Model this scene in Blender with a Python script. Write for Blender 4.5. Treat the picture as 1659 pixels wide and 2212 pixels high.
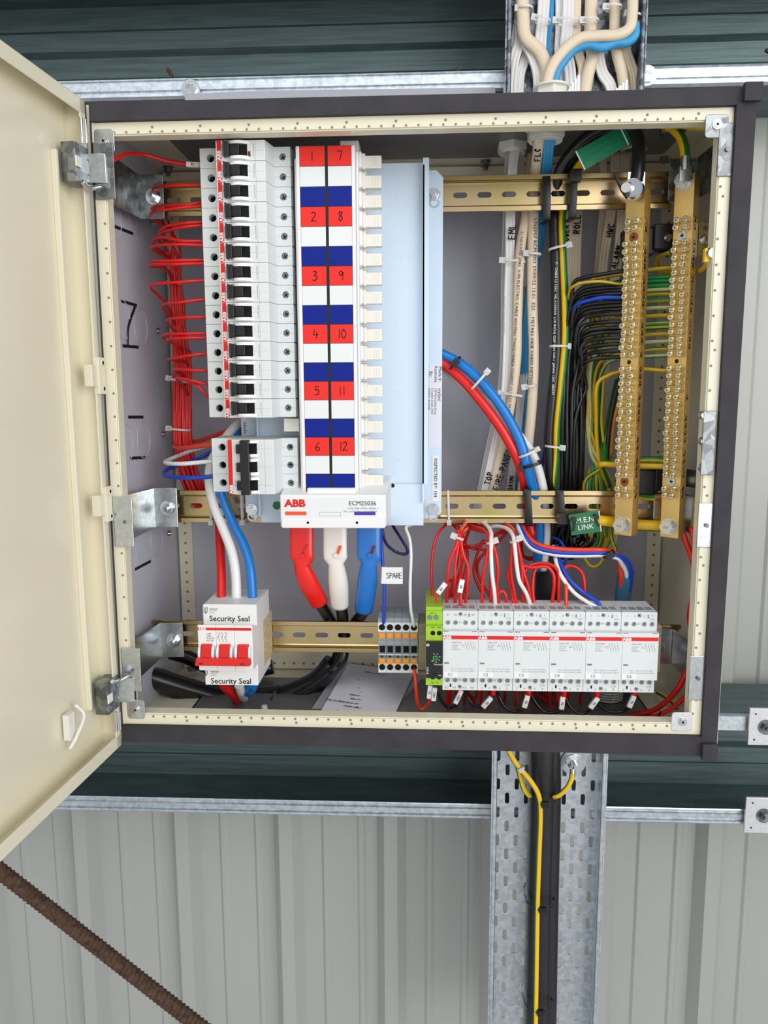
import bpy, math, random
from mathutils import Vector, Matrix
random.seed(7)
for o in list(bpy.data.objects): bpy.data.objects.remove(o)
SC = bpy.context.scene; COL = SC.collection
# ------------------------------------------------------------------ camera
F = 1705.0
CP = Vector((.0098, -.7469, .0437))
ca, sa = math.cos(-.1484), math.sin(-.1484); cb, sb = math.cos(.05), math.sin(.05); cc, sc_ = math.cos(.0053), math.sin(.0053)
R = Matrix(((cb, -sb, 0), (sb, cb, 0), (0, 0, 1))) @ Matrix(((1, 0, 0), (0, ca, -sa), (0, sa, ca))) @ Matrix(((cc, 0, sc_), (0, 1, 0), (-sc_, 0, cc)))
cam = bpy.data.cameras.new('camera'); camo = bpy.data.objects.new('camera', cam); COL.objects.link(camo)
X_, F_, U_ = R @ Vector((1, 0, 0)), R @ Vector((0, 1, 0)), R @ Vector((0, 0, 1))
M = Matrix((X_, U_, -F_)).transposed().to_4x4(); M.translation = CP
camo.matrix_world = M
cam.sensor_fit = 'HORIZONTAL'; cam.sensor_width = 36; cam.lens = F / 1659 * 36; cam.clip_start = .01
SC.camera = camo
# ------------------------------------------------------------------ light and exposure
SC.view_settings.view_transform = 'Standard'; SC.view_settings.look = 'None'
SC.view_settings.exposure = -.06; SC.view_settings.gamma = 1; SC.view_settings.use_curve_mapping = False
W = bpy.data.worlds.new('world'); SC.world = W; W.use_nodes = True
nt = W.node_tree; nt.nodes.clear()
wo = nt.nodes.new('ShaderNodeOutputWorld'); bg = nt.nodes.new('ShaderNodeBackground'); tc = nt.nodes.new('ShaderNodeTexCoord')
sx = nt.nodes.new('ShaderNodeSeparateXYZ'); mr = nt.nodes.new('ShaderNodeMapRange'); rp = nt.nodes.new('ShaderNodeValToRGB')
nt.links.new(tc.outputs['Generated'], sx.inputs[0]); nt.links.new(sx.outputs['Z'], mr.inputs[0])
mr.inputs[1].default_value = -1; mr.inputs[2].default_value = 1
nt.links.new(mr.outputs[0], rp.inputs[0]); nt.links.new(rp.outputs[0], bg.inputs[0]); nt.links.new(bg.outputs[0], wo.inputs[0])
e = rp.color_ramp.elements; e[0].position = 0; e[0].color = (.42, .42, .43, 1); e[1].position = 1; e[1].color = (.16, .18, .20, 1)
x = rp.color_ramp.elements.new(.36); x.color = (.82, .83, .85, 1)
x = rp.color_ramp.elements.new(.50); x.color = (1.05, 1.06, 1.08, 1)
x = rp.color_ramp.elements.new(.66); x.color = (.42, .45, .49, 1)
bg.inputs[1].default_value = .85
def area(name, loc, target, sx_, sy_, power, col=(1, 1, 1)):
    l = bpy.data.lights.new(name, 'AREA'); l.shape = 'RECTANGLE'; l.size = sx_; l.size_y = sy_; l.energy = power; l.color = col
    o = bpy.data.objects.new(name, l); COL.objects.link(o); o.location = loc
    o.rotation_euler = (Vector(target) - Vector(loc)).to_track_quat('-Z', 'Y').to_euler(); return o
area('daylight_open_door', (2.3, -3.0, .7), (0, .1, 0), 3.2, 2.6, 95, (1, .99, .97))
area('top_fill', (-.6, -1.9, 2.2), (0, .1, 0), 2.5, 1.5, 34, (.93, .96, 1))  # added fill from above for the device tops, no known roof opening
# ------------------------------------------------------------------ helpers
def ray(px, py): return R @ Vector(((px - 829.5) / F, 1, -(py - 1106) / F))
def at(px, py, Y=0.):            # pixel of the photograph -> point of the vertical plane Y (mm)
    d = ray(px, py); return CP + d * ((Y / 1000 - CP.y) / d.y)
def atx(px, py, X): d = ray(px, py); return CP + d * ((X / 1000 - CP.x) / d.x)
def atz(px, py, Z): d = ray(px, py); return CP + d * ((Z / 1000 - CP.z) / d.z)
def mpp(px, py, Y): return (at(px + 1, py, Y) - at(px, py, Y)).length
V = Vector
def lin(c): return tuple(((u / 255) / 12.92 if u / 255 <= .04045 else ((u / 255 + .055) / 1.055) ** 2.4) for u in c) + (1,)
MATS = {}
def mat(name, rgb, rough=.5, metal=0., noise=0., scale=40., bump=0., bscale=200., coat=0., spec=.5, stretch=None, trans=0., col2=None, vor=False):
    if name in MATS: return MATS[name]
    m = bpy.data.materials.new(name); m.use_nodes = True; n = m.node_tree; b = n.nodes['Principled BSDF']
    c = lin(rgb); b.inputs['Base Color'].default_value = c; b.inputs['Roughness'].default_value = rough; b.inputs['Metallic'].default_value = metal
    b.inputs['Specular IOR Level'].default_value = spec
    if coat: b.inputs['Coat Weight'].default_value = coat; b.inputs['Coat Roughness'].default_value = .15
    if trans: b.inputs['Transmission Weight'].default_value = trans
    if noise or bump:
        t = n.nodes.new('ShaderNodeTexCoord'); mp = n.nodes.new('ShaderNodeMapping'); n.links.new(t.outputs['Object'], mp.inputs[0])
        if stretch: mp.inputs['Scale'].default_value = stretch
    if noise:
        if vor:
            nz = n.nodes.new('ShaderNodeTexVoronoi'); nz.inputs['Scale'].default_value = scale; n.links.new(mp.outputs[0], nz.inputs['Vector'])
            n2 = n.nodes.new('ShaderNodeTexNoise'); n2.inputs['Scale'].default_value = scale * .6; n2.inputs['Detail'].default_value = 5; n.links.new(mp.outputs[0], n2.inputs['Vector'])
            sp = n.nodes.new('ShaderNodeSeparateColor'); n.links.new(nz.outputs['Color'], sp.inputs[0])
            mx = n.nodes.new('ShaderNodeMath'); mx.operation = 'ADD'; n.links.new(sp.outputs[0], mx.inputs[0]); n.links.new(n2.outputs[0], mx.inputs[1])
            m2 = n.nodes.new('ShaderNodeMath'); m2.operation = 'MULTIPLY'; m2.inputs[1].default_value = .5; n.links.new(mx.outputs[0], m2.inputs[0]); src = m2.outputs[0]
        else:
            nz = n.nodes.new('ShaderNodeTexNoise'); nz.inputs['Scale'].default_value = scale; nz.inputs['Detail'].default_value = 6; n.links.new(mp.outputs[0], nz.inputs['Vector']); src = nz.outputs[0]
        cr = n.nodes.new('ShaderNodeValToRGB'); n.links.new(src, cr.inputs[0])
        k0 = tuple(max(0, v * (1 - noise)) for v in c[:3]) + (1,); k1 = tuple(min(1, v * (1 + noise)) for v in c[:3]) + (1,)
        if col2: k1 = lin(col2)
        cr.color_ramp.elements[0].position = .3; cr.color_ramp.elements[0].color = k0; cr.color_ramp.elements[1].position = .7; cr.color_ramp.elements[1].color = k1
        n.links.new(cr.outputs[0], b.inputs['Base Color'])
    if bump:
        nb = n.nodes.new('ShaderNodeTexNoise'); nb.inputs['Scale'].default_value = bscale; nb.inputs['Detail'].default_value = 4; n.links.new(mp.outputs[0], nb.inputs['Vector'])
        bm = n.nodes.new('ShaderNodeBump'); bm.inputs['Strength'].default_value = bump; bm.inputs['Distance'].default_value = .001; n.links.new(nb.outputs[0], bm.inputs['Height']); n.links.new(bm.outputs[0], b.inputs['Normal'])
    MATS[name] = m; return m
cream = mat('cream_enamel', (236, 229, 204), .38, coat=.3, noise=.03, scale=8)
creamd = mat('punched_hole', (142, 134, 114), .7)
white = mat('white_plastic', (240, 240, 240), .42)
grey = mat('light_grey_plastic', (222, 226, 226), .45)
ivory = mat('ivory_plastic', (238, 234, 224), .45)
panelw = mat('lilac_white_panel', (196, 197, 208), .45, coat=.2, noise=.03, scale=5)
pan = mat('pale_blue_enamel', (214, 231, 247), .35, coat=.3)
gaskm = mat('black_foam_rubber', (52, 49, 54), .72, noise=.25, scale=30, bump=.5, bscale=300, stretch=(1, 1, 1))
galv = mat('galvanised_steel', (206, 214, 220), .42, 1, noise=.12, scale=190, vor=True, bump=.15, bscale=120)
galv_shaded = mat('shaded_tray_steel', (120, 126, 132), .4, 1, noise=.5, scale=170, vor=True)  # same steel as galv, darkened: the dark roof's reflection put into the colour
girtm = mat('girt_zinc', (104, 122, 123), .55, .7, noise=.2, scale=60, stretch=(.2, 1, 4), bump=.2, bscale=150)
zinc = mat('bright_zinc', (205, 210, 212), .25, 1, noise=.12, scale=200)
bolt = mat('bolt_steel', (215, 218, 222), .18, 1)
dullz = mat('dull_zinc', (140, 145, 146), .4, 1, noise=.35, scale=140, vor=True)
gold = mat('yellow_zinc', (206, 188, 124), .24, 1, noise=.14, scale=18, col2=(212, 186, 150))
brass = mat('brass', (240, 208, 138), .44, 1, noise=.1, scale=60)
brassd = mat('brass_hole', (70, 42, 18), .5, .6)
screwm = mat('nickel_brass_screw', (226, 214, 178), .2, 1)
black = mat('black_plastic', (22, 22, 24), .38)
blackc = mat('black_cable', (20, 20, 22), .33, coat=.2)
blackm = mat('dark_void', (6, 6, 7), .9)
redm = mat('logo_red', (226, 22, 14), .5)
lred = mat('label_red', (238, 36, 24), .42); lblue = mat('label_blue', (0, 30, 136), .5, spec=.25); lwhite = mat('label_white', (232, 236, 236), .4)
orange = mat('label_orange', (244, 84, 40), .5); purple = mat('label_purple', (78, 44, 168), .5)
ink = mat('black_ink', (14, 14, 16), .6); inkg = mat('grey_ink', (128, 130, 132), .7); wink = mat('white_ink', (250, 250, 250), .6)
redw = mat('red_wire', (224, 24, 16), .34, coat=.2); orw = mat('orange_red_wire', (240, 62, 20), .34, coat=.2)
bluew = mat('blue_wire', (0, 66, 190), .34, coat=.2); blue2 = mat('azure_cable', (10, 122, 208), .34, coat=.2)
whw = mat('white_wire', (238, 238, 236), .36, coat=.2)
yelw = mat('yellow_stripe', (244, 196, 10), .36, coat=.2); grnw = mat('green_stripe', (22, 118, 40), .36, coat=.2)
yelp = mat('yellow_earth', (214, 178, 44), .36, coat=.2); grnp = mat('green_earth', (44, 152, 76), .36, coat=.2); palew = mat('pale_lime_earth', (206, 208, 142), .36, coat=.2)
creamc = mat('cream_sheath', (224, 206, 180), .42, coat=.1); tpsw = mat('white_sheath', (226, 224, 222), .42, coat=.1); bluec = mat('blue_sheath', (54, 152, 208), .45); teal = mat('slate_blue_sheath', (58, 108, 142), .45)
shred = mat('red_heatshrink', (236, 28, 22), .3, coat=.3); shblue = mat('blue_heatshrink', (30, 116, 204), .3, coat=.3); shwh = mat('white_heatshrink', (240, 234, 226), .3, coat=.3)
nylon = mat('natural_nylon', (226, 224, 222), .4, trans=.15)
green = mat('green_tag', (10, 124, 84), .35); green2 = mat('men_green', (20, 116, 66), .4)
lime = mat('lime_plastic', (160, 204, 48), .4); orl = mat('orange_lever', (250, 158, 34), .4); dgrey = mat('mid_grey_plastic', (150, 158, 162), .45)
beige = mat('beige_plastic', (208, 190, 156), .5)
redt = mat('red_toggle', (222, 32, 26), .32, coat=.2); maroon = mat('maroon_window', (112, 30, 34), .4)
wallm = mat('grey_cladding', (172, 173, 169), .35, coat=.25)
rust = mat('rusty_steel', (84, 62, 48), .85, .1, noise=.5, scale=160, bump=.8, bscale=400)
paper = mat('white_paper', (232, 232, 240), .6); film = mat('plastic_sleeve', (170, 172, 180), .15, coat=.5)
platew = mat('bright_plate', (232, 232, 232), .35, .7, noise=.08, scale=300)
glandm = mat('gland_plastic', (226, 226, 220), .45)
darkst = mat('dark_gland_plate', (128, 126, 124), .4, .5, noise=.1, scale=30)
shrinkb = mat('brown_sleeve', (150, 84, 40), .4); gnyl = mat('green_led', (96, 130, 104), .5)
pvc = mat('black_pvc', (34, 32, 35), .42, noise=.3, scale=30, stretch=(2, 2, .3))

class MB:
    def __init__(s): s.v = []; s.f = []; s.mi = []; s.sm = []; s.mats = []
    def idx(s, m):
        if m not in s.mats: s.mats.append(m)
        return s.mats.index(m)
    def add(s, vs, fs, m, smooth=False):
        b = len(s.v); s.v += [V(p) for p in vs]; i = s.idx(m)
        for f in fs: s.f.append([b + k for k in f]); s.mi.append(i); s.sm.append(smooth)
        return s
    def hexa(s, p, m):   # 8 corners: bottom loop 0-3, top loop 4-7
        return s.add(p, [(3, 2, 1, 0), (4, 5, 6, 7), (0, 1, 5, 4), (1, 2, 6, 5), (2, 3, 7, 6), (3, 0, 4, 7)], m)
    def box(s, x0, x1, y0, y1, z0, z1, m):   # mm
        k = .001
        return s.hexa([V((a * k, b * k, c * k)) for c in (z0, z1) for a, b in ((x0, y0), (x1, y0), (x1, y1), (x0, y1))], m)
    def obox(s, c, ax, ay, az, m):           # centre and half-axis vectors
        c, ax, ay, az = V(c), V(ax), V(ay), V(az)
        return s.hexa([c + q * az + a * ax + b * ay for q in (-1, 1) for a, b in ((-1, -1), (1, -1), (1, 1), (-1, 1))], m)
    def quad(s, a, b, c, d, m): return s.add([a, b, c, d], [(0, 1, 2, 3)], m)
    def cyl(s, p0, p1, r, m, n=14, r1=None, caps=True, smooth=True):
        p0, p1 = V(p0), V(p1); r1 = r if r1 is None else r1; d = (p1 - p0).normalized()
        a = d.cross(V((0, 0, 1)) if abs(d.z) < .9 else V((1, 0, 0))).normalized(); b = d.cross(a)
        vs = [p + rr * (math.cos(t * 2 * math.pi / n) * a + math.sin(t * 2 * math.pi / n) * b) for p, rr in ((p0, r), (p1, r1)) for t in range(n)]
        s.add(vs, [(t, (t + 1) % n, n + (t + 1) % n, n + t) for t in range(n)], m, smooth)
        if caps: s.add(vs, [tuple(range(n))[::-1], tuple(range(n, 2 * n))], m)
        return s
    def ring(s, c, d, R0, R1, h, m, n=20):   # flat washer / short hollow ring, axis d
        c, d = V(c), V(d).normalized(); a = d.cross(V((0, 0, 1)) if abs(d.z) < .9 else V((1, 0, 0))).normalized(); b = d.cross(a)
        L = []
        for rr, off in ((R0, 0), (R1, 0), (R1, h), (R0, h)):
            L += [c + off * d + rr * (math.cos(t * 2 * math.pi / n) * a + math.sin(t * 2 * math.pi / n) * b) for t in range(n)]
        fs = []
        for q in range(4):
            for t in range(n): fs.append((q * n + t, q * n + (t + 1) % n, ((q + 1) % 4) * n + (t + 1) % n, ((q + 1) % 4) * n + t))
        return s.add(L, fs, m)
    def prism(s, poly, o, U, Vv, Wv, m):     # polygon (u,v) extruded by Wv
        o, U, Vv, Wv = V(o), V(U), V(Vv), V(Wv); n = len(poly)
        vs = [o + u * U + v * Vv for u, v in poly] + [o + u * U + v * Vv + Wv for u, v in poly]
        return s.add(vs, [tuple(range(n)), tuple(range(n, 2 * n))[::-1]] + [(t, n + t, n + (t + 1) % n, (t + 1) % n) for t in range(n)], m)
    def hexnut(s, c, d, r, h, m): return s.cyl(c, V(c) + V(d).normalized() * h, r, m, n=6, smooth=False)
    def sweep(s, pts, prof, m, ref=None, mats=None, caps=True, scale=None):
        pts = [V(p) for p in pts]; N = len(pts); n = len(prof); T = []
        for i in range(N): T.append((pts[min(i + 1, N - 1)] - pts[max(i - 1, 0)]).normalized())
        a = None; base = len(s.v); allv = []
        for i in range(N):
            t = T[i]
            if ref is not None: a = t.cross(V(ref)); a = a.normalized() if a.length > 1e-6 else V((1, 0, 0))
            elif a is None: a = t.cross(V((0, 1, 0)) if abs(t.y) < .9 else V((1, 0, 0))).normalized()
            else: a = (a - t * a.dot(t)).normalized()
            b = t.cross(a); k = 1 if scale is None else scale[i]
            allv += [pts[i] + k * (u * a + v * b) for u, v in prof]
        s.v += allv
        for k in range(n):
            mm = m if mats is None else mats[k]; ii = s.idx(mm)
            for i in range(N - 1):
                s.f.append([base + i * n + k, base + i * n + (k + 1) % n, base + (i + 1) * n + (k + 1) % n, base + (i + 1) * n + k]); s.mi.append(ii); s.sm.append(True)
        if caps:
            ii = s.idx(m)
            s.f.append([base + k for k in range(n)][::-1]); s.mi.append(ii); s.sm.append(False)
            s.f.append([base + (N - 1) * n + k for k in range(n)]); s.mi.append(ii); s.sm.append(False)
        return s
    def tube(s, pts, r, m, n=8, stripe=None, phase=0, sub=6):
        pts = cr(pts, sub); prof = [(r * math.cos(2 * math.pi * k / n), r * math.sin(2 * math.pi * k / n)) for k in range(n)]
        mats = None
        if stripe is not None: mats = [stripe if ((k + phase) % n) < n * .38 else m for k in range(n)]
        return s.sweep(pts, prof, m, mats=mats)
    def cell(s, o, U, Vv, w, h, a, r, m, back=None, depth=0, vert=False):   # rectangle w*h (centre o) with a stadium hole
        o, U, Vv = V(o), V(U), V(Vv); ang = [2 * math.pi * k / 16 for k in range(16)] + [math.atan2(y, x) % (2 * math.pi) for x, y in ((w, h), (-w, h), (-w, -h), (w, -h))]
        ang = sorted(set(round(q, 6) for q in ang)); O = []; I = []
        for q in ang:
            c, si = math.cos(q), math.sin(q); t = min(w / 2 / abs(c) if abs(c) > 1e-6 else 9e9, h / 2 / abs(si) if abs(si) > 1e-6 else 9e9); O.append(o + U * (c * t) + Vv * (si * t))
            cx, sx2 = (si, c) if vert else (c, si)
            t2 = r / abs(sx2) if abs(sx2) > 1e-6 else 9e9
            if abs(cx) * t2 > a:
                B = -a * abs(cx); t2 = -B + math.sqrt(max(0, B * B - (a * a - r * r)))
            I.append(o + U * (c * t2) + Vv * (si * t2))
        n = len(ang); s.add(O + I, [(k, (k + 1) % n, n + (k + 1) % n, n + k) for k in range(n)], m)
        if back is not None:
            nn = U.cross(Vv).normalized() * -depth
            s.add(I + [p + nn for p in I], [(k, (k + 1) % n, n + (k + 1) % n, n + k) for k in range(n)], m, True)
            s.add([p + nn for p in I], [tuple(range(n))], back)
        return s
    def text(s, body, o, U, Vv, size, m, align='CENTER', bold=0., sx=1.):
        vs, fs = glyph(body, align, bold); o, U, Vv = V(o), V(U), V(Vv)
        return s.add([o + U * (p[0] * size * sx) + Vv * (p[1] * size) for p in vs], fs, m)
    def ptext(s, body, px, py, Y, ang, hpx, m, align='CENTER', bold=0., sx=1.):   # flat lettering in the plane Y
        k = mpp(px, py, Y); a = math.radians(ang)
        return s.text(body, at(px, py, Y), (math.cos(a), 0, math.sin(a)), (-math.sin(a), 0, math.cos(a)), hpx * k / .7, m, align, bold, sx)
    def hand(s, body, o, U, Vv, h, m, w=.0005, adv=.82):
        o, U, Vv = V(o), V(U).normalized(), V(Vv).normalized(); x0 = 0; nrm = U.cross(Vv)
        for ch in body:
            for st in STROKES.get(ch, []):
                P = [o + U * ((x0 + u) * h) + Vv * (v * h) for u, v in st]
                if len(P) > 2: P = cr(P, 3)
                for a, b in zip(P, P[1:]):
                    d = b - a
                    if d.length < 1e-7: continue
                    d.normalize(); q = nrm.cross(d) * w; e = d * w * .6
                    s.add([a - q - e, b - q + e, b + q + e, a + q - e], [(0, 1, 2, 3)], m)
            x0 += adv * (.55 if ch in '1I ·' else 1)
        return s
    def build(s, name, parent=None, bevel=0., solid=0., origin=None):
        me = bpy.data.meshes.new(name); L = wl(parent) if parent is not None else (V(origin) if origin is not None else V((0, 0, 0)))
        me.from_pydata([tuple(p - L) for p in s.v], [], s.f)
        for m in s.mats: me.materials.append(m)
        me.polygons.foreach_set('material_index', s.mi); me.polygons.foreach_set('use_smooth', s.sm); me.update()
        o = bpy.data.objects.new(name, me); COL.objects.link(o)
        if parent is not None: o.parent = parent
        else: o.location = L
        if solid: q = o.modifiers.new('solid', 'SOLIDIFY'); q.thickness = solid; q.offset = 0
        if bevel: q = o.modifiers.new('bevel', 'BEVEL'); q.width = bevel; q.segments = 2; q.limit_method = 'ANGLE'; q.angle_limit = math.radians(50)
        return o
def wl(o):
    L = V((0, 0, 0))
    while o is not None: L = L + o.location; o = o.parent
    return L
def cr(P, sub=6):
    P = [V(p) for p in P]
    if len(P) < 3: return P
    Q = [P[0] * 2 - P[1]] + P + [P[-1] * 2 - P[-2]]; out = []
    for i in range(1, len(Q) - 2):
        for k in range(sub):
            t = k / sub; a, b, c, d = Q[i - 1], Q[i], Q[i + 1], Q[i + 2]
            out.append(.5 * ((2 * b) + (c - a) * t + (2 * a - 5 * b + 4 * c - d) * t * t + (3 * b - a - 3 * c + d) * t ** 3))
    out.append(P[-1]); return out
GL = {}
def glyph(body, align, bold):
    k = (body, align, bold)
    if k not in GL:
        c = bpy.data.curves.new('t', 'FONT'); c.body = body; c.align_x = align; c.align_y = 'TOP_BASELINE'; c.size = 1; c.resolution_u = 2; c.offset = bold
        o = bpy.data.objects.new('t', c); me = o.to_mesh()
        GL[k] = ([(v.co.x, v.co.y - .345, 0) for v in me.vertices], [tuple(p.vertices) for p in me.polygons]); o.to_mesh_clear()
        bpy.data.objects.remove(o); bpy.data.curves.remove(c)
    return GL[k]
STROKES = {'1': [[(.25, 0), (.25, 1)]], '2': [[(.05, .85), (.3, 1), (.5, .8), (.35, .45), (.05, .02)], [(.05, .02), (.6, .02)]], '3': [[(.1, .95), (.4, 1), (.5, .8), (.25, .55)], [(.25, .55), (.55, .4), (.45, .05), (.05, .02)]],
 '4': [[(.15, 1), (.05, .4)], [(.05, .4), (.6, .4)], [(.45, .75), (.4, 0)]], '5': [[(.55, 1), (.15, 1)], [(.15, 1), (.12, .6)], [(.12, .6), (.5, .6), (.5, .1), (.05, .03)]], '6': [[(.45, 1), (.15, .6), (.08, .15), (.4, 0), (.5, .3), (.15, .4)]],
 '7': [[(0, 1), (.55, 1)], [(.55, 1), (.3, 0)]], '8': [[(.5, .9), (.2, 1), (.15, .7), (.5, .35), (.35, 0), (.1, .2), (.3, .55), (.52, .9)]], '9': [[(.5, .75), (.25, 1), (.05, .75), (.25, .5), (.5, .75)], [(.5, .85), (.45, 0)]], '0': [[(.3, 1), (.05, .6), (.15, .05), (.45, .05), (.55, .6), (.3, 1)]],
 'A': [[(0, 0), (.3, 1)], [(.3, 1), (.6, 0)], [(.12, .4), (.5, .4)]], 'C': [[(.55, .85), (.3, 1), (.05, .5), (.25, 0), (.55, .12)]], 'D': [[(.05, 0), (.05, 1)], [(.05, 1), (.5, .8), (.5, .2), (.05, 0)]], 'E': [[(.05, 0), (.05, 1)], [(.05, 1), (.5, 1)], [(.05, .5), (.45, .5)], [(.05, 0), (.5, 0)]],
 'F': [[(.05, 0), (.05, 1)], [(.05, 1), (.5, 1)], [(.05, .5), (.4, .5)]], 'G': [[(.55, .85), (.3, 1), (.05, .5), (.25, 0), (.55, .15), (.55, .45)], [(.55, .45), (.35, .45)]], 'H': [[(.05, 0), (.05, 1)], [(.55, 0), (.55, 1)], [(.05, .5), (.55, .5)]], 'I': [[(.15, 0), (.15, 1)]],
 'L': [[(.05, 1), (.05, 0)], [(.05, 0), (.5, 0)]], 'M': [[(.02, 0), (.08, 1)], [(.08, 1), (.3, .4)], [(.3, .4), (.55, 1)], [(.55, 1), (.62, 0)]], 'N': [[(.05, 0), (.05, 1)], [(.05, 1), (.55, 0)], [(.55, 0), (.55, 1)]], 'O': [[(.3, 1), (.05, .5), (.3, 0), (.55, .5), (.3, 1)]],
 'P': [[(.1, 0), (.1, 1)], [(.1, 1), (.5, .85), (.45, .55), (.1, .5)]], 'R': [[(.08, 0), (.08, 1)], [(.08, 1), (.5, .85), (.45, .55), (.08, .5)], [(.2, .5), (.55, 0)]], 'S': [[(.55, .9), (.25, 1), (.1, .75), (.5, .35), (.4, .02), (.02, .08)]], 'T': [[(0, 1), (.6, 1)], [(.3, 1), (.3, 0)]],
 'W': [[(0, 1), (.15, 0)], [(.15, 0), (.3, .7)], [(.3, .7), (.45, 0)], [(.45, 0), (.6, 1)]], 'Y': [[(0, 1), (.3, .5)], [(.6, 1), (.3, .5)], [(.3, .5), (.3, 0)]], '·': [[(.1, .45), (.25, .45)]]}
def tag(o, label, cat=None, group=None):
    o['label'] = label
    if cat: o['category'] = cat
    if group: o['group'] = group
    return o
def empty(name, loc, label, cat, group=None):
    o = bpy.data.objects.new(name, None); COL.objects.link(o); o.location = V(loc); o.empty_display_size = .01; return tag(o, label, cat, group)
def struct(o): o['kind'] = 'structure'; return o
def copytree(o, parent=None):
    c = o.copy(); COL.objects.link(c); c.parent = parent
    for ch in list(o.children): copytree(ch, c)
    return c
ORD = ['first', 'second', 'third', 'fourth', 'fifth', 'sixth', 'seventh', 'eighth', 'ninth', 'tenth', 'eleventh', 'twelfth', 'thirteenth', 'fourteenth', 'fifteenth', 'sixteenth', 'seventeenth', 'eighteenth', 'nineteenth', 'twentieth']
MM = .001
NEG = V((0, -1, 0))
# colour-checked stadium slots for rails: a run of cells along x
def hexbolt(mb, c, d, r, h, m=bolt, washer=1.35, shank=0):
    c = V(c); d = V(d).normalized()
    if washer: mb.cyl(c, c + d * .0012, r * washer, m, n=20); c = c + d * .0012
    mb.hexnut(c, d, r, h, m); mb.cyl(c + d * h, c + d * (h + .0006), r * .82, m, n=16)
    if shank: mb.cyl(c + d * h, c + d * (h + shank), r * .5, m, n=10)
# ------------------------------------------------------------------ shed wall behind
mb = MB(); P = []; per = .163; x = -1.3; k = 0
while x < 1.5:
    P += [(x, 0), (x + .030, 0), (x + .034, -.003), (x + .040, -.003), (x + .044, 0), (x + .086, 0), (x + .090, -.003), (x + .096, -.003), (x + .100, 0), (x + .118, 0), (x + .130, -.022), (x + .150, -.022)]; x += per
P = [(a - .020, b) for a, b in P]
Yw = .40; n = len(P); vs = [V((a, Yw + b, z)) for z in (-1.5, 1.2) for a, b in P]
mb.add(vs, [(i, i + 1, n + i + 1, n + i) for i in range(n - 1)], wallm)
struct(mb.build('wall_back', solid=.0006))
# C-section girts
def girt(zc_lip, up, label, x0=-1.3, x1=1.5):
    t = empty('steel_girt', (0, .26, zc_lip * MM), label, 'girt', 'wall girts')
    s = 1 if up else -1; Yf, Yb = 258, 372; H = 150; z = zc_lip
    m1 = MB()
    prof = [(Yf, z + s * 19), (Yf + 2.5, z + s * 18), (Yf + 2.5, z + s * 13), (Yf, z + s * 12), (Yf, z + s * 7), (Yf + 2.5, z + s * 6), (Yf + 2.5, z + s * 3), (Yf, z + s * 2), (Yf, z), (Yf + 3, z - s * 2.5),
            (Yb - 3, z - s * 2.5), (Yb, z), (Yb, z + s * 30), (Yb - 8, z + s * 36), (Yb - 8, z + s * 58), (Yb, z + s * 64), (Yb, z + s * 90), (Yb - 8, z + s * 96), (Yb - 8, z + s * 118), (Yb, z + s * 124), (Yb, z + s * H), (Yb - 3, z + s * (H + 2.5)), (Yf + 3, z + s * (H + 2.5)), (Yf, z + s * H), (Yf, z + s * (H - 19))]
    a = prof[:10]; b = prof[9:]
    def strip(q, m, nm):
        u = MB(); n = len(q); u.add([V((x * 1., y * MM, zz * MM)) for x in (x0, x1) for y, zz in q], [(i, i + 1, n + i + 1, n + i) for i in range(n - 1)], m)
        u.build(nm, t, solid=.0018)
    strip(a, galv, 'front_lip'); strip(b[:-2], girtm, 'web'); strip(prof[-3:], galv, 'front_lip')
    return t
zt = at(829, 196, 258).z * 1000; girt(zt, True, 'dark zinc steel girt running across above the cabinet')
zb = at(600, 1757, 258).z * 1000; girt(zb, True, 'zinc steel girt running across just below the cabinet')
# round head bolts on the upper girt and a loose film strip
for px, py, lb in ((413, 195, 'large round bolt head on the girt above the left half of the cabinet'), (1396, 165, 'large round bolt head on the girt right of the upper cable tray')):
    mb = MB(); c = at(px, py, 257); mb.cyl(c, c + NEG * .003, .0115, zinc, n=28); mb.hexnut(c + NEG * .003, NEG, .009, .004, zinc); mb.text('SFC', c + NEG * .0072 + V((0, 0, .002)), (1, 0, 0), (0, 0, 1), .006, dullz)
    tag(mb.build('girt_bolt', origin=c), lb, 'bolt', 'girt bolts')
for i, (px, py) in enumerate(((363, 150), (985, 150), (1655, 108))):
    mb = MB(); c = at(px, py, 300); mb.tube([c, c + V((.008, -.012, -.012)), c + V((.013, -.028, -.022))], .0025, rust)
    tag(mb.build('screw_tip', origin=c), ['thin dark screw poking through the girt above the left bolt head', 'thin dark screw poking through the girt left of the upper tray', 'thin dark screw poking through the girt at the right edge'][i], 'screw', 'screws through the girt')
mb = MB(); q = [at(400, 203, 250), at(560, 196, 250), at(1070, 189, 250), at(1070, 215, 250), at(400, 222, 250)]
mb.add(q, [(0, 1, 2, 3, 4)], film); tag(mb.build('film_strip', solid=.0008, origin=q[0]), 'translucent plastic strip lying along the top edge of the cabinet', 'film')
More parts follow.
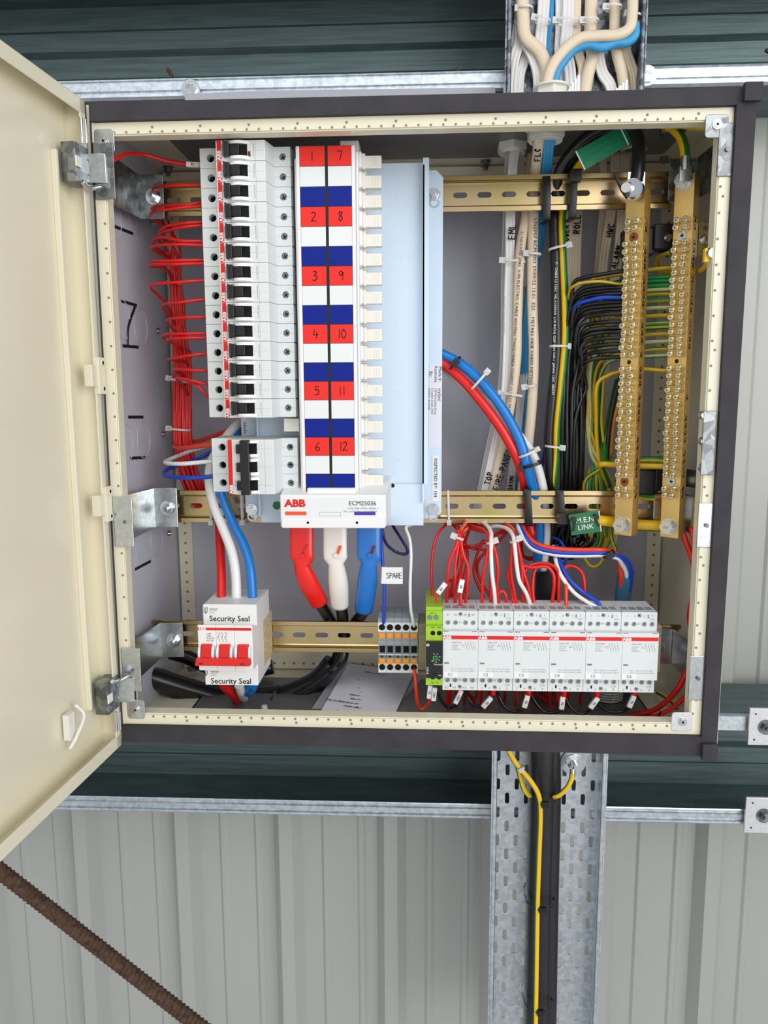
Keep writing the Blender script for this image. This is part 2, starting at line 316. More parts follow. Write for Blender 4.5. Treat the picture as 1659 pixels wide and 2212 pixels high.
# square bolted plates at right
for (x0, y0, x1, y1, lb) in ((1620, 1530, 1700, 1610, 'upper bright square plate with a bolt at the right edge'), (1612, 1722, 1700, 1800, 'lower bright square plate with a bolt at the right edge')):
    t = empty('bolted_plate', at(x0, y1, 250), lb, 'plate', 'square plates on the girt ends'); a, b = at(x0, y0, 250) * 1000, at(x1, y1, 250) * 1000
    m1 = MB(); m1.box(a.x, b.x, 249, 253, b.z, a.z, platew)
    for sx1, sz in ((.15, .15), (.85, .15), (.15, .85), (.85, .85)): m1.cyl(V((a.x + (b.x - a.x) * sx1, 248.7, b.z + (a.z - b.z) * sz)) * MM, V((a.x + (b.x - a.x) * sx1, 250, b.z + (a.z - b.z) * sz)) * MM, .0012, blackm, n=10)
    m1.build('plate', t, bevel=.0004); m2 = MB(); c = V(((a.x + b.x) / 2 - 4, 249, (a.z + b.z) / 2)) * MM; m2.cyl(c, c + NEG * .001, .010, dullz, n=24); hexbolt(m2, c + NEG * .001, NEG, .0065, .005, dullz, 0, .004); m2.build('bolt', t)
# perforated cable trays
def tray(pxl, pxr, pyref, Y, z0, z1, label, seed, galv=galv):
    xl, xr = at(pxl, pyref, Y).x * 1000, at(pxr, pyref, Y).x * 1000
    t = empty('perforated_tray', V((xl, Y, z0)) * MM, label, 'cable tray', 'perforated steel cable trays')
    m1 = MB(); nx = 11; w = (xr - xl) / nx; dz = 40.; nz = int((z1 - z0) / dz) + 1
    for i in range(nx):
        zz = z1 - (dz if i % 2 else 0) / 1.0 * .5
        if i % 2: m1.quad(*[V((a, Y, b)) * MM for a, b in ((xl + i * w, z1), (xl + i * w + w, z1), (xl + i * w + w, zz), (xl + i * w, zz))], galv)
        for k in range(nz):
            cz = zz - dz * (k + .5)
            if cz < z0: break
            m1.cell(V((xl + (i + .5) * w, Y, cz)) * MM, V((1, 0, 0)), V((0, 0, 1)), w * MM, dz * MM, .0052, .0028, galv, vert=True)
    m1.build('perforated_base', t, solid=.0012)
    gm = galv
    for xx in (xl, xr):
        s = -1 if xx == xl else 1; m2 = MB(); m2.box(min(xx, xx + s * 1.5), max(xx, xx + s * 1.5), Y - 30, Y + 1, z0, z1, galv); m2.cyl(V((xx + s * .6, Y - 31, z0)) * MM, V((xx + s * .6, Y - 31, z1)) * MM, .0028, galv, n=10); m2.box(xx - s * 0, xx + s * 5, Y - 31, Y - 29.5, z0, z1, galv) if s > 0 else m2.box(xx - 5, xx, Y - 31, Y - 29.5, z0, z1, galv)
        m2.build('side_rail', t)
    return t
tray(1062, 1283, 1900, 245, -860, -330, 'perforated galvanised cable tray running down below the cabinet', 1)
tray(1095, 1372, 100, 250, 330, 620, 'perforated galvanised cable tray rising above the cabinet full of cables', 2, galv_shaded)
# rusty bar
mb = MB(); a, b = at(-40, 1850, 120), at(460, 2240, 120); mb.cyl(a, b, .0088, rust, n=14); d = (b - a); L = d.length; d.normalize()
for k in range(int(L / .006)): p = a + d * (k * .006); mb.cyl(p, p + d * .0022 + V((0, 0, .0004)), .0102, rust, n=12, r1=.0098)
tag(mb.build('reinforcing_bar', origin=a), 'rusty ribbed steel bar slanting across the lower left corner', 'steel bar')
# ------------------------------------------------------------------ cabinet
XL, XR, ZT, ZB, D = -297., 300., 303., -303., 215.
cab = empty('electrical_cabinet', (0, .1, ZB * MM), 'cream steel electrical enclosure with a black gasket rim and open door', 'cabinet')
mb = MB(); mb.quad(*[V(p) * MM for p in ((XL, D, ZB), (XR, D, ZB), (XR, D, ZT), (XL, D, ZT))], panelw); mb.build('back_panel', cab, solid=.0015)
# side, top and bottom sheets (with knockouts on the left one)
mb = MB(); mb.box(XL - 1.5, XL, 8, D, ZB, ZT, panelw)
def onleft(px, py): p = atx(px, py, XL + .3); return p
for (cx, cy, rx) in ((265, 690, 0), (304, 705, 0), (272, 958, 0), (310, 950, 0), (278, 1205, 0), (338, 1165, 0), (245, 470, 0), (290, 455, 0)):
    p = onleft(cx, cy)
    if p.y > .012: mb.ring(p, (1, 0, 0), .0195, .0203, .0007, panelw, n=32)
for a, b in (((262, 650), (296, 660)), ((265, 747), (300, 750)), ((277, 901), (310, 901)), ((281, 990), (315, 988)), ((245, 488), (288, 505)), ((292, 1230), (326, 1212))):
    A, B = onleft(*a), onleft(*b); dd = (B - A).normalized(); up = dd.cross(V((1, 0, 0))).normalized() * .0016
    mb.quad(A - up, B - up, B + up, A + up, blackm)
A, B = onleft(292, 660), onleft(275, 748); mb.tube([A, onleft(277, 705), B], .0016, black)
mb.build('side_panel', cab)
mb = MB(); mb.box(XR, XR + 1.5, 8, D, ZB, ZT, cream); mb.build('side_panel', cab)
mb = MB(); mb.box(XL, XR, 8, D, ZT, ZT + 1.5, cream); mb.box(XL + 48, XR - 30, 30, D - 38, ZT - 2, ZT - .2, darkst); mb.box(XL + 46, XR - 28, 28, D - 36, ZT - .6, ZT - .1, blackm); mb.build('top_panel', cab)
mb = MB(); mb.box(XL, XR, 8, D, ZB - 1.5, ZB, cream); mb.box(XL + 52, XR - 45, 30, D - 38, ZB + .2, ZB + 2, darkst); mb.box(XL + 49, XR - 42, 27, D - 35, ZB + .1, ZB + .6, blackm); mb.build('bottom_panel', cab)
# rear punched strips
def strip(x0, x1, z0, z1, vertical):
    m1 = MB(); m1.box(x0, x1, D - 6, D - .8, z0, z1, cream)
    if vertical:
        z = z0 + 12
        while z < z1 - 8: m1.cyl(V(((x0 + x1) / 2, D - 6.15, z)) * MM, V(((x0 + x1) / 2, D - 5.9, z)) * MM, .0017, creamd, n=10); z += 12.5
    else:
        x = x0 + 12
        while x < x1 - 8: m1.cyl(V((x, D - 6.15, (z0 + z1) / 2 - 4)) * MM, V((x, D - 5.9, (z0 + z1) / 2 - 4)) * MM, .0017, creamd, n=10); x += 12.5
    m1.build('punched_strip', cab, bevel=.0008)
strip(XL + 2, XL + 19, ZB + 2, ZT - 2, True); strip(XR - 19, XR - 2, ZB + 2, ZT - 2, True)
strip(XL + 19, XR - 19, ZT - 24, ZT - 2, False); strip(XL + 19, XR - 19, ZB + 2, ZB + 24, False)
# front frame: traced rim corners
def rim(Y, tl, tr, br, bl): return [at(*tl, Y), at(*tr, Y), at(*br, Y), at(*bl, Y)]
G0 = rim(-4, (191, 221), (1637, 188), (1547, 1634), (264, 1602)); G1 = rim(-4, (193, 261), (1592, 226), (1517, 1592), (262, 1568))
mb = MB()
def frame(m, A, B, Y0, Y1, mt):   # closed ring section
    A0, A1 = [p + V((0, Y0, 0)) for p in A], [p + V((0, Y1, 0)) for p in A]; B0, B1 = [p + V((0, Y0, 0)) for p in B], [p + V((0, Y1, 0)) for p in B]
    vs = A0 + B0 + B1 + A1; fs = []
    for q in range(4):
        for k in range(4): fs.append((q * 4 + k, q * 4 + (k + 1) % 4, ((q + 1) % 4) * 4 + (k + 1) % 4, ((q + 1) % 4) * 4 + k))
    m.add(vs, fs, mt)
# gasket: top, right, bottom only in view, left one under the hinge side
frame(mb, G0, G1, 0, .006, gaskm)
ov = at(1637, 188, -6); mb.obox(ov + V((-.004, 0, -.004)), (.0075, 0, 0), (0, .003, 0), (0, 0, .0075), gaskm); ov = at(1545, 1632, -6); mb.obox(ov + V((-.006, 0, .004)), (.007, 0, 0), (0, .003, 0), (0, 0, .0085), gaskm)
mb.build('sealing_gasket', cab, bevel=.0015)
mb = MB(); Go = [p + V((sx1 * .0018, 0, sz * .0018)) for p, (sx1, sz) in zip(G0, ((-1, 1), (1, 1), (1, -1), (-1, -1)))]
frame(mb, Go, G1, .0065, .014, cream)
I0 = rim(6, (204, 268), (1584, 232), (1510, 1585), (266, 1566)); I1 = rim(6, (236, 290), (1566, 250), (1500, 1572), (280, 1548))
G1b = [p + V((0, .008, 0)) for p in G1]
lip0 = [V((p.x, .001, p.z)) for p in G1]; lipw = .0105
lip1 = [V((p.x + sx1 * lipw, .001, p.z + sz * lipw)) for p, (sx1, sz) in zip(lip0, ((.9, -1), (-1, -1), (-1, 1), (.9, 1)))]
lipL = [lip0[0] + V((-.003, 0, 0)), lip0[3] + V((-.001, 0, 0))]
frame(mb, lip0, lip1, 0, .004, cream); frame(mb, lip1, [p + V((sx1 * .0012, 0, sz * .0012)) for p, (sx1, sz) in zip(lip1, ((1, -1), (-1, -1), (-1, 1), (1, 1)))], .001, .016, cream)
def dimple(m, p, nrm, r=.0013): p = V(p); m.cyl(p + V(nrm) * .0002, p - V(nrm) * .0002, r, creamd, n=10)
F4 = V((0, -.0001, 0))
for k in range(1, 50):
    f = k / 50
    p = lip1[0].lerp(lip1[1], f); dimple(mb, p + F4 + V((0, 0, .0016)), (0, -1, 0), .0011)
    if k % 4 == 0: dimple(mb, p + F4 + V((.002, 0, .0055)), (0, -1, 0), .0012)
    p = lip1[3].lerp(lip1[2], f); dimple(mb, p + F4 + V((0, 0, -.0018)), (0, -1, 0), .0013)
    if k % 5 == 0: dimple(mb, p + F4 + V((.001, 0, -.0058)), (0, -1, 0), .0013)
    if k % 2: p = lip1[0].lerp(lip1[3], f); dimple(mb, p + F4 + V((-.0018, 0, 0)), (0, -1, 0), .0012)
    p = lip1[1].lerp(lip1[2], f)
    if k % 2: dimple(mb, p + F4 + V((.0018, 0, 0)), (0, -1, 0), .0012)
    if k % 6 == 0: dimple(mb, p + F4 + V((.0045, 0, .003)), (0, -1, 0), .0012)
mb.quad(G1[0] + V((-.004, .0045, .015)), G1[0] + V((.002, .0045, .015)), G1[3] + V((.002, .0045, -.015)), G1[3] + V((-.003, .0045, -.015)), cream)
mb.build('front_frame', cab, bevel=.0012)
# inner returns of the rim to the side walls
def cornerplate(x0, y0, x1, y1, Y, m, label, bx, by, fold=0):
    a, b = at(x0, y0, Y) * 1000, at(x1, y1, Y) * 1000; m1 = MB(); r = 3.; xs = (a.x, b.x); P2 = []
    for cx, cz, a0 in ((b.x - r, a.z - r, 0), (a.x + r, a.z - r, 90), (a.x + r, b.z + r, 180), (b.x - r, b.z + r, 270)):
        for q in range(4): t = math.radians(a0 + q * 30); P2.append((cx + r * math.cos(t), cz + r * math.sin(t)))
    m1.prism([(u * MM, v * MM) for u, v in P2], (0, Y * MM, 0), (1, 0, 0), (0, 0, 1), (0, .0016, 0), m)
    if bx: c = at(bx, by, Y); m1.cyl(c, c + NEG * .001, .0042, bolt, n=20); m1.cyl(c + NEG * .001, c + NEG * .0018, .0028, bolt, n=16); m1.cyl(c + NEG * .0017, c + NEG * .0019, .0012, blackm, n=8)
    o = m1.build('corner_plate', cab, bevel=.0004); o['label'] = label
cornerplate(202, 279, 248, 330, 0, zinc, 'zinc corner plate in the upper left corner', 224, 305)
cornerplate(1525, 247, 1572, 297, 0, dullz, 'zinc corner plate in the upper right corner', 1549, 269)
cornerplate(274, 1512, 314, 1553, 0, zinc, 'zinc corner plate in the lower left corner', 293, 1533)
cornerplate(1452, 1539, 1494, 1580, 0, platew, 'zinc corner plate in the lower right corner', 1474, 1559)
# gland plate bolts
for i, (px, py, zz) in enumerate(((363, 372, ZT - 4), (1049, 360, ZT - 4), (1436, 290, ZT - 4), (1434, 345, ZT - 4))):
    c = at(px, py, 195 if i != 2 else 80); m1 = MB(); m1.cyl(c + V((0, 0, .009)), c + V((0, 0, .0055)), .0062, dullz, n=18); m1.hexnut(c + V((0, 0, .0055)), (0, 0, -1), .005, .006, dullz); m1.cyl(c, c + V((0, 0, -.004)), .0025, dullz, n=10); m1.build('plate_bolt', cab)
for px, py in ((416, 1445), (110 / 3.07 + 380, 1000 / 3.07 + 1120)): pass
c = at(416, 1448, 190); m1 = MB(); m1.cyl(c, c + V((0, 0, .003)), .006, dullz, n=18); m1.hexnut(c + V((0, 0, .003)), (0, 0, 1), .005, .007, dullz); m1.build('plate_bolt', cab)
for px, py in ((341, 715), (353, 938), (365, 1152), (329, 482)):
    c = atx(px, py, XL + 1) + V((0, 0, 0)); m1 = MB(); m1.cyl(c, c + V((.003, 0, 0)), .0042, bolt, n=12, r1=.0025); m1.build('panel_screw', cab)
# ---- door
hx, hy = -.2955, -.003
d1 = V((-.0125, -.164, 0)).normalized()       # from hinge towards the free edge
nrm = V((-d1.y, d1.x, 0)); nrm = nrm if nrm.x > 0 else -nrm        # inner face normal (towards the opening)
HT, HB = .3065, -.3075
door = MB(); Dw = .59; t_ = .0012
def dp(u, n_, z): return V((hx, hy, 0)) + d1 * u + nrm * n_ + V((0, 0, z))
def dbox(m, u0, u1, n0, n1, z0, z1, mt): m.hexa([dp(u, n_, z) for z in (z0, z1) for u, n_ in ((u0, n0), (u1, n0), (u1, n1), (u0, n1))], mt)
dbox(door, 0, Dw, -.019, -.0175, HB, HT, cream)                   # outer skin
dbox(door, 0, Dw, -.019, 0, HT - .0015, HT, cream); dbox(door, 0, Dw, -.019, 0, HB, HB + .0015, cream); dbox(door, 0, .0015, -.019, 0, HB, HT, cream)
dbox(door, .0, Dw, -.0015, 0, HT - .013, HT, cream); dbox(door, 0, Dw, -.0015, 0, HB, HB + .013, cream); dbox(door, 0, .010, -.0015, 0, HB, HT, cream)
dbox(door, .030, .034, -.0175, -.012, HB + .05, HT - .05, cream)
do = door.build('door', cab, bevel=.0008)
# hinge and latch hardware
def hinge(y0, y1, pin_up, label):
    m1 = MB(); za, zb_ = at(190, y0, -10).z, at(190, y1, -10).z
    dbox(m1, .002, .026, -.012, .0015, zb_, za, dullz)
    dbox(m1, .018, .0275, .0016, .003, zb_ + .012, za - .012, ivory)
    m1.hexa([p for z in (zb_ + .004, za - .004) for p in (V((-.302, -.007, z)), V((-.279, -.004, z)), V((-.279, .001, z)), V((-.302, -.002, z)))], zinc)
    for zz in (zb_ + (za - zb_) * .33, zb_ + (za - zb_) * .72): m1.cyl(V((-.298, -.007, zz - .001)), V((-.298, -.0105, zz)), .0045, zinc, n=8, r1=.0015)
    q = dp(.017, .004, za if pin_up else zb_); m1.cyl(q, q + V((0, 0, .022 if pin_up else -.02)), .0016, bolt, n=10); m1.cyl(q + V((.004, 0, 0)), q + V((.004, 0, .02 if pin_up else -.018)), .0012, bolt, n=10)
    e = dp(.014, .004, zb_ if pin_up else za); m1.tube([e + V((0, -.008, .0)), e + V((.002, .002, -.003)), e + V((.01, .01, .0))], .0022, bolt)
    o = m1.build('hinge', do, bevel=.0005); o['label'] = label
hinge(318, 402, True, 'upper steel hinge'); hinge(1460, 1528, False, 'lower steel hinge')
def latch(yc, px):
    m1 = MB(); z = at(205, yc, -6).z; dbox(m1, -.002, .010, -.002, .004, z - .017, z + .017, cream); dbox(m1, .010, .020, -.006, .002, z - .010, z + .010, cream)
    for s in (-1, 1): q = dp(.003, .004, z + s * .012); m1.ring(q, nrm, .0018, .0036, .0012, cream, n=14); m1.cyl(q, q + nrm * .001, .0018, blackm, n=10)
    m1.build('latch', do, bevel=.0008)
latch(812, 205); latch(1088, 215)
m1 = MB(); z = at(160, 1560, -60).z + .006; m1.obox(dp(.075, -.012, -.255), d1 * .005, nrm * .003, V((.0, 0, .012)), ivory); m1.tube([dp(.066, -.01, -.238), dp(.062, -.004, -.25), dp(.075, -.006, -.266), dp(.08, -.01, -.275)], .0018, ivory); m1.build('cable_clip', do)
m1 = MB(); dbox(m1, .158, .30, -.0172, -.0165, -.10, -.02, dgrey); m1.build('document_pocket', do)
# small black latches on the left wall flange
for px, py in ((232, 517), (240, 760), (248, 1012), (279, 1303)):
    c = at(px, py, 12); mb = MB(); mb.obox(c, (.0022, 0, 0), (0, .004, 0), (0, 0, .0026), black); mb.build('wall_clip', cab)
# the three latch strikers and earth stud plate on the right rim
mb = MB(); a, b = at(1520, 888, -2), at(1545, 1026, -2); mb.box(a.x * 1000, b.x * 1000 - 2, -2.5, -1, b.z * 1000, a.z * 1000, dullz)
for py in (897, 953, 1010): c = at(1517, py, 3); mb.cyl(c, c + NEG * .005, .0042, bolt, n=14, r1=.0025)
o = mb.build('striker_plate', cab, bevel=.0005)
# ------------------------------------------------------------------ DIN rails, brackets
def rail(px0, px1, pyr, Yf, label, ang=0., zc=None):
    zc = (at(px0, pyr, Yf).z * 1000) if zc is None else zc; x0, x1 = at(px0, pyr, Yf).x * 1000, at(px1, pyr, Yf).x * 1000
    t = V((x0, Yf, zc)) * MM; mb = MB(); P = 25.; n = int((x1 - x0) / P); w = (x1 - x0) / n; X = V((1, 0, 0)); Z = V((0, 0, 1))
    for k in range(n): mb.cell(V((x0 + (k + .5) * w, Yf + 7, zc)) * MM, X, Z, w * MM, .021, .0047, .0028, gold)
    prof = [(Yf + 7, 10.5), (Yf + 6, 12.2), (Yf + 1, 12.6), (Yf, 13.2), (Yf, 17.2), (Yf + 1, 17.6)]
    for s in (-1, 1):
        q = [(y, zc + s * zz) for y, zz in prof]; m_ = len(q); mb.add([V((xx, y, zz)) * MM for xx in (x0, x1) for y, zz in q], [(i, i + 1, m_ + i + 1, m_ + i) for i in range(m_ - 1)], gold)
    return tag(mb.build('din_rail', solid=.001, origin=t), label, 'mounting rail', 'slotted mounting rails'), zc
r1, zr1 = rail(345, 1450, 430, 105, 'gold zinc slotted mounting rail across the top, behind the breakers')
r2, zr2 = rail(345, 1420, 1094, 105, 'gold zinc slotted mounting rail across the middle')
r3, zr3 = rail(330, 1470, 1372, 100, 'gold zinc slotted mounting rail at the bottom carrying switch and contactors')
def bracket(side, z, label, m=zinc, h=17., depth=100, flange=None, nut=True):
    s = 1 if side == 'L' else -1; x = (XL + 6) if side == 'L' else (XR - 13); mb = MB(); xi = x + s * 24
    t = V((x, 0, z - h)) * MM
    # front flange, arm going back and inwards, rear tab on the rail
    def sheet(p, q, h0, h1, th=.0018):
        p, q = V(p) * MM, V(q) * MM; d = (q - p); nn = V((d.y, -d.x, 0)).normalized() * th
        mb.hexa([p + V((0, 0, (z - h0) * MM)), q + V((0, 0, (z - h1) * MM)), q + nn + V((0, 0, (z - h1) * MM)), p + nn + V((0, 0, (z - h0) * MM)), p + V((0, 0, (z + h0) * MM)), q + V((0, 0, (z + h1) * MM)), q + nn + V((0, 0, (z + h1) * MM)), p + nn + V((0, 0, (z + h0) * MM))], m)
    sheet((x, -.4, 0), (x + s * 19, -.4, 0), h * 1.12, h * 1.12); sheet((x + s * 1, 2, 0), (x + s * 6, depth - 4, 0), h * 1.1, h); sheet((x + s * 6, depth - 4, 0), (x + s * 32, depth - 2, 0), h, h)
    mb.cyl(V((x + s * 11, -.6, z)) * MM, V((x + s * 11, -2.3, z)) * MM, .002, dullz, n=12)
    root = empty('rail_bracket', t, label, 'bracket', 'folded zinc rail brackets'); mb.build('bracket_plate', root, bevel=.0006)
    if nut:
        m1 = MB(); c = V((x + s * 22, depth - 5, z)) * MM; hexbolt(m1, c, NEG, .0062, .005, bolt, 1.3, .006); m1.build('nut', root)
    return root
bracket('L', zr1, 'folded zinc bracket holding the left end of the top rail', dullz, 22); bracket('L', zr2, 'folded zinc bracket holding the left end of the middle rail', zinc, 22)
bracket('L', zr3 - 4, 'folded zinc bracket holding the left end of the bottom rail', zinc, 20); bracket('R', zr1 + 8, 'folded zinc bracket holding the right end of the top rail', dullz, 20, nut=False)
bracket('R', zr2 - 2, 'folded zinc bracket holding the right end of the middle rail', zinc, 19, nut=False); bracket('R', zr3 - 6, 'folded zinc bracket holding the right end of the bottom rail', zinc, 20)
# ------------------------------------------------------------------ chassis pan
ch = empty('distribution_chassis', at(780, 1130, 95), 'pale blue busbar chassis with red white and blue numbered pole strip', 'busbar chassis')
x0, x1 = at(528, 1000, 100).x * 1000, at(955, 800, 100).x * 1000; zt_, zb_ = at(955, 368, 100).z * 1000, at(952, 1120, 100).z * 1000
xf0, xf1 = at(562, 1000, 90).x * 1000, at(915, 800, 90).x * 1000
mb = MB(); c5 = 7
mb.prism([(u * MM, v * MM) for u, v in ((xf1, zb_), (x1 - c5, zb_), (x1, zb_ + c5), (x1, zt_ - c5), (x1 - c5, zt_), (xf1, zt_))], (0, .099, 0), (1, 0, 0), (0, 0, 1), (0, .0016, 0), pan)
mb.prism([(u * MM, v * MM) for u, v in ((xf0, zb_), (x0 + c5, zb_), (x0, zb_ + c5), (x0, zt_ - c5), (x0 + c5, zt_), (xf0, zt_))], (0, .099, 0), (1, 0, 0), (0, 0, 1), (0, .0016, 0), pan)
zf_t = at(880, 352, 88).z * 1000; mb.box(xf0, xf1, 88, 89.6, zb_ - 3, zf_t, pan)
mb.box(xf1 - 1, xf1 + 5, 78, 80, at(920, 1045, 79).z * 1000, at(920, 341, 79).z * 1000, pan); mb.box(xf1 - 1, xf1 + .6, 78, 99, zb_ + 20, zt_, pan)
mb.box(xf0 - .6, xf0 + 1, 80, 99, zb_ + 5, zt_, pan)
mb.box(at(830, 1045, 84).x * 1000 - 60, xf1 + .2, 84, 86, zb_ - 5, at(870, 1046, 84).z * 1000, pan)
c = at(848, 1049, 83.9); mb.cyl(c, c + V((0, .0004, 0)), .0022, blackm, n=14)
for px, py, sz in ((857, 430, 1), (857, 708, 1), (857, 847, 1), (860, 993, 1), (895, 1020, 1), (868, 560, 1)): c = at(px, py, 87.9); mb.ring(c, NEG, .001, .0014, .0002, pan, n=10)
mb.build('mounting_pan', ch, bevel=.0006)
for px, py, Y in ((938, 420, 99), (936, 1099, 99), (544, 1100, 99)):
    m1 = MB(); c = at(px, py, Y); hexbolt(m1, c, NEG, .0048, .004, bolt, 1.3, .004); m1.ring(c + V((0, -.0001, -.008)), NEG, .0036, .0054, .0002, zinc, n=16); m1.build('nut', ch)
# rating stickers on the flange
mb = MB(); a, b = at(927, 786, 98.5), at(953, 968, 98.5); mb.box(a.x * 1000, b.x * 1000, 98.5, 98.9, b.z * 1000, a.z * 1000, paper)
for s, px, py, h, al, sx1 in (('Made In', 951, 808, 7, 'CENTER', 1), ('Australia', 942, 808, 7, 'CENTER', 1), ('By:', 931, 808, 7, 'CENTER', 1), ('125 Merrindale Drive', 941, 838, 4.4, 'LEFT', 1.05), ('Croydon South 3136', 934, 838, 4.4, 'LEFT', 1.05), ('Victoria, Australia', 927.5, 838, 4.4, 'LEFT', 1.05), ('nytec', 950, 853, 9, 'CENTER', 1)):
    mb.ptext(s, px, py, 98.3, -90, h, ink if s != 'nytec' else maroon, al, 0, sx1)
mb.build('address_label', ch)
mb = MB(); a, b = at(934, 985, 98.5), at(948, 1083, 98.5); mb.box(a.x * 1000, b.x * 1000, 98.4, 98.9, b.z * 1000, a.z * 1000, white); mb.ptext('INSPECTED BY: 154', 941, 1032, 98.2, -90, 7, ink, 'CENTER', .01); mb.build('inspection_label', ch)
mb = MB(); mb.ptext('nytec', 527, 925, 98.2, 90, 9, ink, 'CENTER', 0); a, b = at(521, 903, 99), at(534, 945, 99); mb.box(a.x * 1000, b.x * 1000, 98.5, 98.9, b.z * 1000, a.z * 1000, paper); mb.build('address_label', ch)
mb = MB(); c = at(598, 1092, 87.5); mb.cyl(c, c + V((0, .0004, 0)), .0045, green2, n=18); mb.build('earth_sticker', ch)
# busbar cover with numbered pole strip
YS = 30; sx0, sx1_, szt, szb = -110.5, -54.5, 274., -53.
mb = MB(); mb.box(sx0, sx1_, YS, 92, szb, szt, white); mb.box(sx1_, sx1_ + 2.5, YS + 6, 92, szb + 2, szt - 4, white); mb.box(sx0 - 3, sx0, YS + 10, 92, szb + 2, szt - 8, white); mb.box(sx1_ - 16, sx1_ + 2, 50, 92, szt - 2, szt + 10, white)
mb.build('busbar_cover', ch, bevel=.0012)
mb = MB(); n = 18; pitch = (szt - szb - 1) / n
xa, xb, xc, xd = sx0 + 4, sx0 + 27.6, sx0 + 30.4, sx1_ - 3.5
for k in range(n):
    z1 = szt - .5 - k * pitch; z0 = z1 - pitch; mt = (lred, lwhite, lblue)[k % 3]
    for u0, u1 in ((xa, xb), (xc, xd)): mb.box(u0, u1, YS - .25, YS - .02, z0 + .3, z1 - .3, mt); mb.box(u0 - .3, u1 + .3, YS - .18, YS - .01, z0, z1, dgrey if k % 3 == 1 else ink)
    if k % 3 == 0:
        for j, (u0, u1) in enumerate(((xa, xb), (xc, xd))):
            s = str(k // 3 + 1 + 6 * j); h = 8.2; ww = h * (.82 * len(s) - .3 - (.3 if s[0] == '1' and len(s) > 1 else 0)); cx = (u0 + u1) / 2 - ww / 2
            mb.hand(s, V((cx, YS - .32, (z0 + z1) / 2 - h / 2)) * MM, (1, 0, .03), (0, 0, 1), h * MM, ink, .00042)
mb.box(xb, xc, YS - .3, YS, szb + 1.5, szt, ink); mb.build('pole_label_strip', ch)
# tooth covers
def tooth(px0, px1, pyc, flip=1, Y=52):
    a, b = at(px0, pyc - 14, Y) * 1000, at(px1, pyc + 14, Y) * 1000; m1 = MB(); m1.box(a.x, b.x, Y, Y + 22, b.z, a.z, ivory)
    for k in range(3): xx = b.x - 5 - k * 2.2 if flip > 0 else a.x + 5 + k * 2.2; m1.box(xx - .35, xx + .35, Y - .5, Y, b.z + 2.5, a.z - 2.5, ivory)
    return m1.build('tooth_cover', ch, bevel=.0013)
proto = None
for k in range(18):
    z1 = szt - .5 - (k + .5) * pitch
    if proto is None:
        m1 = MB(); X0 = -58.; m1.box(X0 + 11, X0 + 27, 52, 63, z1 - 5.7, z1 + 5.7, ivory)
        for q in range(3): m1.box(X0 + 19 + q * 2.2, X0 + 19.7 + q * 2.2, 51.5, 52, z1 - 4, z1 + 4, ivory)
        m1.box(X0 + 9, X0 + 11.5, 49, 66, z1 - 7, z1 + 7.2, ivory); proto = m1.build('tooth_cover', ch, bevel=.0012); pz = z1
        m1 = MB(); m1.box(X0 + 3.5, X0 + 9, 44, 80, z1 - 7.2, z1 + 8.2, white); m1.box(X0 + 3, X0 + 12, 60, 88, z1 - 9, z1 + 9, white); p2 = m1.build('pole_block', ch, bevel=.002)
    else:
        c = proto.copy(); COL.objects.link(c); c.location.z = (z1 - pz) * MM; c = p2.copy(); COL.objects.link(c); c.location.z = (z1 - pz) * MM
tooth(613, 646, 918, -1, 50)
# terminal cover
mb = MB(); ax, bx2, azt, azb = -131., -26.5, -54., -86.; Y0 = 18
mb.hexa([V(p) * MM for p in ((ax, Y0, azb), (bx2, Y0, azb), (bx2 + 3, 88, azb), (ax - 3, 88, azb), (ax, Y0, azt), (bx2, Y0, azt), (bx2 + 3, 88, azt + 12), (ax - 3, 88, azt + 12))], white)
mb.box(ax + 1, bx2 - 1, Y0 - 1.6, Y0 + 2, azb - 1, azb + 9.5, white); mb.box(ax + 26, bx2 - 30, Y0 + 6, 80, azt - 2, azt + 6, white)
for px in (665, 771): c = at(px, 1129, Y0 - 1.7); mb.cyl(c, c + V((0, .0002, 0)), .0013, blackm, n=12)
mb.build('terminal_cover', ch, bevel=.0014)
mb = MB(); Yl = Y0 - .3; a, b = at(612, 1076, Yl) * 1000, at(812, 1117, Yl) * 1000; mb.box(a.x, b.x, Yl, Y0 - .05, b.z, a.z, lwhite)
mb.ptext('ABB', 637, 1087, Yl - .3, 0, 15, redm, 'CENTER', .045, 1.15); mb.ptext('ECM25036', 783, 1087, Yl - .3, 0, 9.5, ink, 'CENTER', 0, .98)
mb.ptext('3 Pole 250A 415Vac 25kA/0.1s', 784, 1098, Yl - .3, 0, 3.6, inkg, 'CENTER', 0, 1.05); mb.ptext('WO: 10771  CR:      3161395339', 778, 1105, Yl - .3, 0, 3.4, inkg, 'CENTER', 0, 1.1)
for u0, u1, mt in ((616, 662, orange), (765, 811, purple)): a, b = at(u0, 1105, Yl) * 1000, at(u1, 1113, Yl) * 1000; mb.box(a.x, b.x, Yl - .2, Yl, b.z, a.z, mt)
a, b = at(690, 1106, Yl) * 1000, at(736, 1115, Yl) * 1000; mb.box(a.x, b.x, Yl - .1, Yl, b.z, a.z, inkg); mb.box(a.x + .25, b.x - .25, Yl - .2, Yl, b.z + .25, a.z - .25, lwhite)
mb.build('rating_label', ch)
